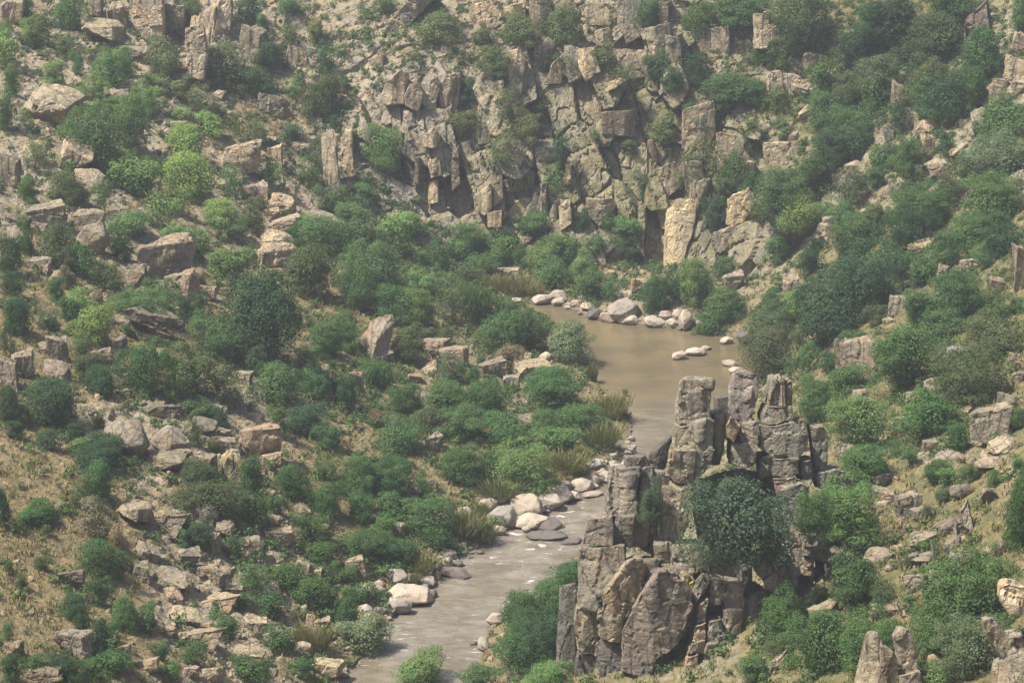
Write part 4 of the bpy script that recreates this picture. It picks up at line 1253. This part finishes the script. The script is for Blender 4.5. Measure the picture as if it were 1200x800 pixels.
# ------------------------------------------------------------------ jointed crag and cliff blocks
def block_mesh(pts, depth, seed, edge=0.5, bevel=0.3, amp=0.16, mat=None):
    """outline in the vertical plane facing the river, given thickness, split faces and weathered edges"""
    r = random.Random(seed)
    c = sum(pts, Vector()) / len(pts)
    L = [p - c for p in pts]
    # outline is counter-clockwise seen from the camera side
    area = sum(L[i].x * L[(i + 1) % len(L)].z - L[(i + 1) % len(L)].x * L[i].z for i in range(len(L)))
    if area < 0:
        L.reverse()
    wide = max(p.x for p in L) - min(p.x for p in L)
    tall = max(p.z for p in L) - min(p.z for p in L)
    bm = bmesh.new()
    fr = [bm.verts.new(p) for p in L]
    bk = [bm.verts.new(Vector((p.x * 0.9, p.y + depth, p.z * 0.95 - depth * 0.24))) for p in L]
    n = len(L)
    bm.faces.new(fr)
    bm.faces.new(bk[::-1])
    for i in range(n):
        bm.faces.new((fr[i], bk[i], bk[(i + 1) % n], fr[(i + 1) % n]))
    bmesh.ops.recalc_face_normals(bm, faces=bm.faces)
    bv = min(bevel * 0.55, 0.07 * min(wide, tall))
    bmesh.ops.bevel(bm, geom=list(bm.edges), offset=bv, segments=2, profile=0.62, affect="EDGES", clamp_overlap=True)
    for _ in range(6):
        bmesh.ops.triangulate(bm, faces=bm.faces)
        es = [e for e in bm.edges if e.calc_length() > edge and min(v.co.y for v in e.verts) < depth * 0.6]
        if not es:
            break
        bmesh.ops.subdivide_edges(bm, edges=es, cuts=1)
    bmesh.ops.triangulate(bm, faces=bm.faces)
    bm.normal_update()
    co = np.array([v.co[:] for v in bm.verts])
    no = np.array([v.normal[:] for v in bm.verts])
    # two or three flat faces meeting in a ridge
    xr = r.uniform(-0.25, 0.3) * wide
    a1, a2, a3 = r.uniform(0.05, 0.4), r.uniform(0.05, 0.4), r.uniform(-0.16, 0.22)
    fade = np.clip(1 - co[:, 1] / (depth * 0.55), 0, 1)
    dy = np.where(co[:, 0] < xr, (xr - co[:, 0]) * a1, (co[:, 0] - xr) * a2) + co[:, 2] * a3
    co[:, 1] += dy * fade
    w = co + np.array(c)
    d = amp * 0.6 * fbm(w * 0.7, 4, 900) + amp * 0.45 * fbm(w * 2.3, 3, 910)
    j = cells((w + 0.3 * fbm(w * 0.5, 2, 7)[:, None]) / np.array([1.9, 2.2, 2.8]), 930, 0.5)
    d = d + amp * 1.5 * j[0] - amp * 1.1 * (1 - sstep(0, 0.05, j[1]))
    co = co + no * d[:, None]
    # uneven broken edges instead of a sawn outline
    co[:, 2] += 0.055 * min(tall, 6) * fbm(w * np.array([1.1, 1.1, 0.35]), 3, 940)
    co[:, 0] += 0.045 * min(wide, 6) * fbm(w * np.array([0.4, 0.8, 0.9]), 3, 950)
    for v, k in zip(bm.verts, co):
        v.co = k
    me = bpy.data.meshes.new("rock_block")
    bm.to_mesh(me)
    bm.free()
    me.materials.append(mat or M_ROCK)
    return me, c


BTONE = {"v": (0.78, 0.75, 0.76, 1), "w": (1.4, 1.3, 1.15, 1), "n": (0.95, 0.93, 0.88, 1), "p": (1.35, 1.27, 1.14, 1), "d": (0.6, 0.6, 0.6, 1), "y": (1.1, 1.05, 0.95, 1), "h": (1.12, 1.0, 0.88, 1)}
crag = bpy.data.objects.new("rock_crag", None)
COL.objects.link(crag)
crag.location = at(800, 790, 262)
crag["label"] = "tall jointed granite crag of stacked grey blocks standing over the river bend"
crag["category"] = "rock crag"
for i, (poly, D, tone) in enumerate(CRAG):
    pts = []
    for q in poly.split():
        a, b = q.split(",")
        pts.append(at(640 + float(a) / 2.2158, 420 + float(b) / 2.2158, D))
    me, c = block_mesh(pts, 6.5 if tone != "d" else 5.0, 40 + i, 0.45, 0.28, 0.15, {"y": M_SPOT, "h": M_OCHRE}.get(tone, M_ROCK))
    b = link("rock_block", me, crag)
    b.location = c - crag.location
    b.color = jitter(tuple(q * f for q, f in zip(BTONE[tone][:3], (0.82, 0.85, 0.90))), 0.10)

cliff = bpy.data.objects.new("rock_cliff", None)
COL.objects.link(cliff)
cliff.location = at(600, 280, 470)
cliff["label"] = "steep cliff face of pale jointed blocks and dark overhangs at the top centre"
cliff["category"] = "cliff"
for i, (poly, out, tone) in enumerate(CLIFF):
    px = [(400 + float(q.split(",")[0]) / ZS, float(q.split(",")[1]) / ZS) for q in poly.split()]
    cx, cy = sum(p[0] for p in px) / len(px), sum(p[1] for p in px) / len(px)
    l, nn = hit(cx, cy)
    if l is None:
        continue
    D = l.y - out * 0.8 - 0.9
    pts = [at(x, y, D) for (x, y) in px]
    me, c = block_mesh(pts, out + 5.5, 300 + i, 0.6, 0.3, 0.085, {"h": M_OCHRE}.get(tone, M_ROCK))
    b = link("rock_block", me, cliff)
    b.location = c - cliff.location
    b.color = jitter(tuple(q * f for q, f in zip(BTONE[tone][:3], (1.16, 1.14, 1.07))), 0.07)


def extra_block_thing(name, label, cat, outlines, origin):
    root = bpy.data.objects.new(name, None)
    COL.objects.link(root)
    root.location = origin
    root["label"], root["category"] = label, cat
    for i, (px, D, dep, tone) in enumerate(outlines):
        pts = [at(x, y, D) for (x, y) in px]
        me, c = block_mesh(pts, dep, 700 + i + len(label), 0.45, 0.3, 0.16)
        b = link("rock_block", me, root)
        b.location = c - root.location
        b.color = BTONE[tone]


def zpoly(tile, s):
    ox, oy = TILES[tile]
    return [(ox + float(q.split(",")[0]) / ZS, oy + float(q.split(",")[1]) / ZS) for q in s.split()]


def dep_at(px, py):
    l, n = hit(px, py)
    return l.y


# overhanging slab with a dark hollow beneath it, on the left slope
D0 = dep_at(172, 395)
extra_block_thing("overhanging_rock", "dark overhanging flat rock with a shadowy hollow beneath it on the left slope", "rock",
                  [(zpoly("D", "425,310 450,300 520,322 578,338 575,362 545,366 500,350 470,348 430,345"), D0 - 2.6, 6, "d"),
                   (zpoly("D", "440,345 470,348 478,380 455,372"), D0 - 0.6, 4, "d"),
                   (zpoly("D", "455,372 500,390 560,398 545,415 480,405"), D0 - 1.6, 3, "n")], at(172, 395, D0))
Dq = dep_at(896, 58)
extra_block_thing("squarish_rock", "squarish pale block standing upright left of the largest olive tree at the top", "rock",
                  [(zpoly("C", "243,50 300,45 330,75 325,130 300,165 255,168"), Dq - 2.5, 5, "p")], at(896, 55, Dq))
Dq = dep_at(915, 112)
extra_block_thing("split_rock_ledge", "split pale rock ledge with fissures above the tan grassy bank, upper right", "rock",
                  [(zpoly("C", "283,270 310,250 345,250 350,330 300,325"), Dq - 1.5, 5, "p"), (zpoly("C", "350,255 400,262 440,310 425,340 375,338"), Dq - 1.5, 5, "p"),
                   (zpoly("C", "345,285 372,280 372,335 350,332"), Dq - 0.9, 5, "n")], at(915, 112, Dq))
Dr = dep_at(1040, 835)
extra_block_thing("ridged_rock", "ridged grey rock with upright fins at the bottom edge, right of centre", "rock",
                  [(zpoly("I", "612,830 650,640 675,630 700,665 700,760 720,830"), Dr - 2, 4, "n"), (zpoly("I", "690,660 715,680 745,700 752,770 760,830 700,830"), Dr - 2.6, 4, "n"),
                   (zpoly("I", "735,650 760,615 785,630 815,690 820,770 760,770 745,700"), Dr - 1.6, 4, "n"), (zpoly("I", "750,775 830,765 830,830 755,830"), Dr - 3, 4, "n")], at(1040, 820, Dr))
Dr = dep_at(1190, 790)
extra_block_thing("rough_rock_outcrop", "rough grey outcrop of broken blocks in the bottom right corner", "rock",
                  [(zpoly("I", "1050,590 1080,575 1120,620 1185,680 1185,740 1120,730 1060,640"), Dr - 1, 4, "n"), (zpoly("I", "1110,650 1185,620 1195,760 1130,760"), Dr - 1.4, 4, "n"),
                   (zpoly("I", "1100,740 1195,700 1205,840 1095,840"), Dr - 2.4, 4, "n"), (zpoly("I", "1110,465 1135,450 1195,470 1195,560 1140,560 1120,520"), Dr + 2.5, 4, "p")], at(1190, 780, Dr))
Dr = dep_at(845, 300)
extra_block_thing("rock_buttress", "dark buttress of vertical rock columns above the trees on the right bank", "rock",
                  [(zpoly("F", "380,30 425,20 425,110 400,200 370,190 365,90"), Dr - 1.5, 6, "n"), (zpoly("F", "428,80 465,75 465,250 425,250"), Dr - 1.2, 6, "n"),
                   (zpoly("F", "475,15 540,5 550,70 490,80 472,60"), Dr - 0.8, 6, "p"), (zpoly("F", "468,85 510,80 510,200 470,215"), Dr - 0.4, 6, "d"),
                   (zpoly("F", "145,195 195,175 200,240 155,240"), Dr - 2, 5, "n"), (zpoly("F", "200,140 300,110 330,200 310,280 200,245"), Dr - 1, 6, "d"),
                   (zpoly("F", "105,40 205,5 225,90 200,130 120,100"), Dr - 1, 6, "n"), (zpoly("F", "353,245 370,205 412,205 405,250 360,267"), Dr - 2.4, 3, "p")], at(880, 340, Dr))

Dr = dep_at(185, 45)
extra_block_thing("rock_cliff", "row of pale jointed cliff blocks along the top edge at upper left", "cliff",
                  [(zpoly("A", "440,-30 560,-30 565,130 500,135 450,60"), dep_at(170, 45) - 2.5, 6, "p"), (zpoly("A", "560,10 640,20 630,100 570,110"), dep_at(202, 40) - 1.8, 5, "n"),
                   (zpoly("A", "640,100 700,85 720,180 705,275 655,270 642,200"), dep_at(228, 92) - 2.2, 5, "p"), (zpoly("A", "735,-30 800,-30 800,110 760,90"), dep_at(260, 35) - 2, 5, "p"),
                   (zpoly("A", "305,-30 350,-30 350,60 305,55"), dep_at(111, 20) - 1.5, 4, "n"), (zpoly("A", "360,20 440,30 440,100 380,60"), dep_at(135, 30) - 1.6, 4, "n"),
                   (zpoly("A", "830,200 850,110 890,85 920,130 915,200"), dep_at(296, 66) - 1.8, 5, "n")], at(185, 45, Dr))
Dr = dep_at(470, 40)
extra_block_thing("sloping_rock_face", "smooth grey sloping rock face at the top edge, left of the centre cliff", "rock",
                  [(zpoly("B", "95,135 150,100 250,-25 345,-25 215,110 150,225 120,200"), dep_at(460, 35) - 1.6, 6, "n")], at(460, 40, Dr))
# ------------------------------------------------------------------ small uncountable stuff on the ground
def scatter(n, weight, seed, region=(-12, -40, 1212, 812)):
    r = np.random.default_rng(seed)
    out = []
    tries = 0
    while len(out) < n and tries < n * 12:
        tries += 1
        i = r.integers(0, GX.size)
        p = PT.reshape(-1, 3)[i]
        if not (200 < p[1] < 512) or inr.reshape(-1)[i]:
            continue
        x, y = PX.reshape(-1)[i], PY.reshape(-1)[i]
        if not (region[0] < x < region[2] and region[1] < y < region[3]):
            continue
        if r.random() < weight(i, x, y):
            out.append((p + r.normal(size=3) * [0.2, 0.2, 0], i))
    return out


RF, GF, PF, SF = ROCK.reshape(-1), GREEN.reshape(-1), PALE.reshape(-1), steep.reshape(-1)
DN = fbm(P0 * 0.07, 3, 77).reshape(-1)


def near(x, y, cx, cy, rx, ry):
    return math.exp(-(((x - cx) / rx) ** 2 + ((y - cy) / ry) ** 2))


# loose stones
st = scatter(7500, lambda i, x, y: 0.22 + 0.6 * near(x, y, 280, 690, 140, 130) + 0.4 * near(x, y, 600, 440, 120, 60) + 0.5 * near(x, y, 600, 590, 130, 40)
             + 0.3 * near(x, y, 1080, 630, 140, 90) + 0.4 * near(x, y, 60, 480, 160, 80) + 0.35 * PF[i] + (0.7 if dist.reshape(-1)[i] < 4 else 0), 3)
ico_v = None
tmp = bmesh.new()
bmesh.ops.create_icosphere(tmp, subdivisions=1, radius=0.5)
ico_v = 1.0 * np.array([v.co[:] for v in tmp.verts])
ico_f = np.array([[v.index for v in f.verts] for f in tmp.faces])
tmp.free()
r = np.random.default_rng(11)
V, F = [], []
for k, (p, i) in enumerate(st):
    s = 0.22 + 0.35 * r.random() + 0.9 * r.random() ** 5
    q = ico_v * (0.8 + 0.45 * r.random((len(ico_v), 1)))
    R = np.array(Euler(r.random(3) * 6.28).to_matrix())
    q = (q * s * np.array([1, 0.8, 0.6])) @ R.T + p + [0, 0, 0.08 * s]
    F.append(ico_f + len(V) * len(ico_v))
    V.append(q)
me = bpy.data.meshes.new("loose_stones")
me.from_pydata(np.concatenate(V).tolist(), [], np.concatenate(F).tolist())
me.materials.append(M_ROCK)
o = link("loose_stones", me)
o.color = (1.0, 0.92, 0.8, 1)
o["kind"] = "stuff"
o["label"] = "loose pale stones strewn over the slopes"

# low scrub that fills the gaps between the countable shrubs
SC = 110
tuft_c, tuft_u, tuft_v = leaf_cloud(np.random.default_rng(5), 7, 26, 0.07, (0.2, 0.34), 0.8, 0.0)


def low_plants(name, label, pts, size, tone, seed):
    r = np.random.default_rng(seed)
    C, U, V = [], [], []
    for (p, i) in pts:
        s = size * (0.45 + 0.9 * r.random())
        a = r.random() * 6.28
        R = np.array([[math.cos(a), -math.sin(a), 0], [math.sin(a), math.cos(a), 0], [0, 0, 1]])
        k = r.permutation(len(tuft_c))[:SC]
        sc = np.array([s, s, s * r.uniform(0.5, 0.8)])
        C.append((tuft_c[k] * sc) @ R.T + p - [0, 0, 0.05 * s])
        U.append((tuft_u[k] * s) @ R.T)
        V.append((tuft_v[k] * s) @ R.T)
    me = quads_mesh(name, np.concatenate(C), np.concatenate(U), np.concatenate(V), M_LEAF)
    o = link(name, me)
    o.color = (*tone, 1)
    o["kind"] = "stuff"
    o["label"] = label
    return o


sc1 = scatter(5600, lambda i, x, y: (0.17 + 0.6 * near(x, y, 470, 560, 150, 130) + 0.8 * near(x, y, 360, 690, 130, 100) + 0.4 * near(x, y, 160, 590, 110, 90) + 0.3 * near(x, y, 620, 310, 130, 40)
                                    + 0.35 * near(x, y, 480, 330, 150, 90) + 0.75 * near(x, y, 1080, 300, 140, 200) + 0.5 * near(x, y, 1060, 90, 140, 110) + 0.25 * near(x, y, 1000, 740, 200, 60)
                                    + 0.2 * near(x, y, 170, 150, 150, 90)) * (1.2 if DN[i] > 0 else 0.4) * (1 - 0.8 * (SF[i] > 0.38)), 4)
low_plants("low_scrub", "low green scrub filling the gaps between bushes", sc1, 1.9, (0.070, 0.115, 0.050), 1)
sc2 = scatter(3600, lambda i, x, y: (0.12 + 0.3 * near(x, y, 600, 110, 260, 110) + 0.25 * near(x, y, 100, 500, 200, 200)) * (1.2 if DN[i] < 0 else 0.5) * (1 - 0.6 * (SF[i] > 0.42)), 6)
low_plants("olive_heath", "low olive heath growing in the cracks and on the ledges", sc2, 1.25, (0.12, 0.13, 0.065), 2)

# tufts of dry grass
gp = scatter(9500, lambda i, x, y: max(0.0, 0.9 - RF[i]) * (0.35 + 0.6 * near(x, y, 60, 620, 120, 200) + 0.6 * near(x, y, 1080, 640, 140, 90) + 0.4 * near(x, y, 960, 170, 70, 60)), 8)
r = np.random.default_rng(12)
C, U, V = [], [], []
for (p, i) in gp:
    n = 9
    b = p + r.normal(size=(n, 3)) * [0.28, 0.28, 0]
    v = np.stack([r.normal(size=n) * 0.13, r.normal(size=n) * 0.13, r.uniform(0.18, 0.42, n)], -1)
    C.append(b + v * 0.9)
    V.append(v)
    U.append(unit(r.normal(size=(n, 3)) * [1, 1, 0]) * 0.07)
me = quads_mesh("dry_grass", np.concatenate(C), np.concatenate(U), np.concatenate(V), mat_grass())
o = link("dry_grass", me)
o["kind"] = "stuff"
o["label"] = "tufts of straw-coloured dry grass on the slopes"

# ------------------------------------------------------------------ labels that single each plant and rock out
MARKS = [("the overhanging flat rock", 172, 377), ("the yellow-lichen rock", 270, 547), ("the big dark round tree", 304, 378),
         ("the balanced boulder", 1087, 150), ("the bright yellow-green tree", 230, 209), ("the tilted grey slab", 437, 389), ("the cracked outcrop", 194, 304),
         ("the overhanging cliff blocks", 475, 105), ("the crag's tall tower", 825, 480), ("the big crag tree", 865, 612),
         ("the largest pinkish boulder", 479, 697), ("the largest rapids boulder", 616, 591), ("the far-bank boulders", 733, 361),
         ("the rock in the pool", 797, 415), ("the silvery willow", 427, 744), ("the pale tree at lower right", 1145, 763),
         ("the ridged bottom rock", 1035, 780), ("the squarish top block", 896, 35), ("the large rounded boulder", 108, 277),
         ("the largest olive tree", 938, 32), ("the mossy cliff face", 715, 210), ("the pale cliff foot", 795, 285), ("the tall riverbend tree", 1009, 338),
         ("the light rounded tree", 1009, 501), ("the grassy slope", 1075, 620), ("the pale scree slope", 240, 700), ("the pool-edge willow", 665, 406),
         ("the top left corner", 5, 5), ("the top right corner", 1195, 5), ("the bottom left corner", 5, 795), ("the big leafy upper-left tree", 108, 165),
         ("the olive clump", 250, 590), ("the dark buttress", 945, 300), ("the lone dome tree", 64, 469), ("the broad bright bush", 650, 454),
         ("the ochre gully", 290, 110), ("the wide lower-right tree", 1131, 708), ("the smooth grey-green tree", 1171, 190), ("the wall of crag blocks", 720, 720)]
SIZES = {"tree": (46, 66), "shrub": (24, 36), "reed_clump": (20, 34), "boulder": (16, 28), "rock": (18, 32), "flat_rock": (25, 42), "standing_rock": (12, 22)}
ORD = ["nearest", "second", "third", "fourth", "fifth", "sixth", "seventh", "eighth", "ninth", "tenth", "eleventh", "twelfth"]
buckets = {}
for t in THINGS:
    o, px, py, w, h, kind, word, lab = t
    o["category"] = CAT[kind]
    o["group"] = GROUPS[kind]
    if lab:
        o["label"] = lab
        continue
    a, b = SIZES[kind]
    m = 0.5 * (w + h)
    size = "small" if m < a else "medium-sized" if m < b else "large"
    best = sorted(MARKS, key=lambda k: math.hypot(k[1] - px, k[2] - py))
    k = best[0] if math.hypot(best[0][1] - px, best[0][2] - py) > 6 else best[1]
    dx, dy = px - k[1], py - k[2]
    ang = math.degrees(math.atan2(-dy, dx)) % 360
    d = ["right of", "above and right of", "above", "above and left of", "left of", "below and left of", "below", "below and right of"][int(((ang + 22.5) % 360) // 45)]
    if "corner" in k[0]:
        d = "near"
    buckets.setdefault((size, word, kind, d, k[0]), []).append((math.hypot(dx, dy), t))
for (size, word, kind, d, mk), lst in buckets.items():
    lst.sort(key=lambda q: q[0])
    for i, (_, t) in enumerate(lst):
        base = f"{size} {word} {WORD[kind]} {d} {mk}"
        if len(lst) > 1:
            base = (f"{ORD[i]} {base}" if i else f"{base}, nearest to it")
        t[0]["label"] = base

# ------------------------------------------------------------------ air
bm = bmesh.new()
bmesh.ops.create_cube(bm, size=1)
me = bpy.data.meshes.new("haze")
bm.to_mesh(me)
bm.free()
hz = link("haze", me)
hz.scale = (700, 900, 180)
hz.location = (0, 320, 52)
hz["kind"] = "stuff"
hz["label"] = "thin pale haze filling the canyon"
hm = bpy.data.materials.new("haze_air")
hm.use_nodes = True
hm.node_tree.nodes.clear()
ho = hm.node_tree.nodes.new("ShaderNodeOutputMaterial")
hv = hm.node_tree.nodes.new("ShaderNodeVolumePrincipled")
hv.inputs["Color"].default_value = (0.93, 0.96, 1.0, 1)
hv.inputs["Density"].default_value = HAZE
hv.inputs["Anisotropy"].default_value = 0.2
hm.node_tree.links.new(hv.outputs[0], ho.inputs["Volume"])
me.materials.append(hm)

# ------------------------------------------------------------------ light
world = bpy.data.worlds.new("World")
scene.world = world
world.use_nodes = True
nt = world.node_tree
bg = nt.nodes["Background"]
sky = nt.nodes.new("ShaderNodeTexSky")
sky.sky_type = "NISHITA"
sky.sun_disc = False
sdir = Vector((-0.55, -0.24, 1.0)).normalized()
sky.sun_elevation = math.asin(sdir.z)
sky.sun_rotation = math.atan2(sdir.x, sdir.y)
sky.air_density = 1.2
sky.dust_density = 2.5
bg.inputs[1].default_value = 0.088
nt.links.new(sky.outputs[0], bg.inputs[0])
sun_d = bpy.data.lights.new("sun", "SUN")
sun_d.energy = 4.6
sun_d.angle = math.radians(2.5)
sun_d.color = (1.0, 0.96, 0.90)
sun = bpy.data.objects.new("sun", sun_d)
COL.objects.link(sun)
sun.location = (-100, 100, 300)
sun.rotation_euler = (-sdir).to_track_quat("-Z", "Y").to_euler()

scene.view_settings.view_transform = "Standard"
scene.view_settings.look = "None"
scene.view_settings.exposure = EXPOSURE
scene.view_settings.gamma = 1
scene.render.engine = "CYCLES"
scene.cycles.max_bounces = 5
scene.cycles.volume_bounces = 0
scene.cycles.diffuse_bounces = 3
scene.cycles.transmission_bounces = 2
scene.cycles.use_denoising = True
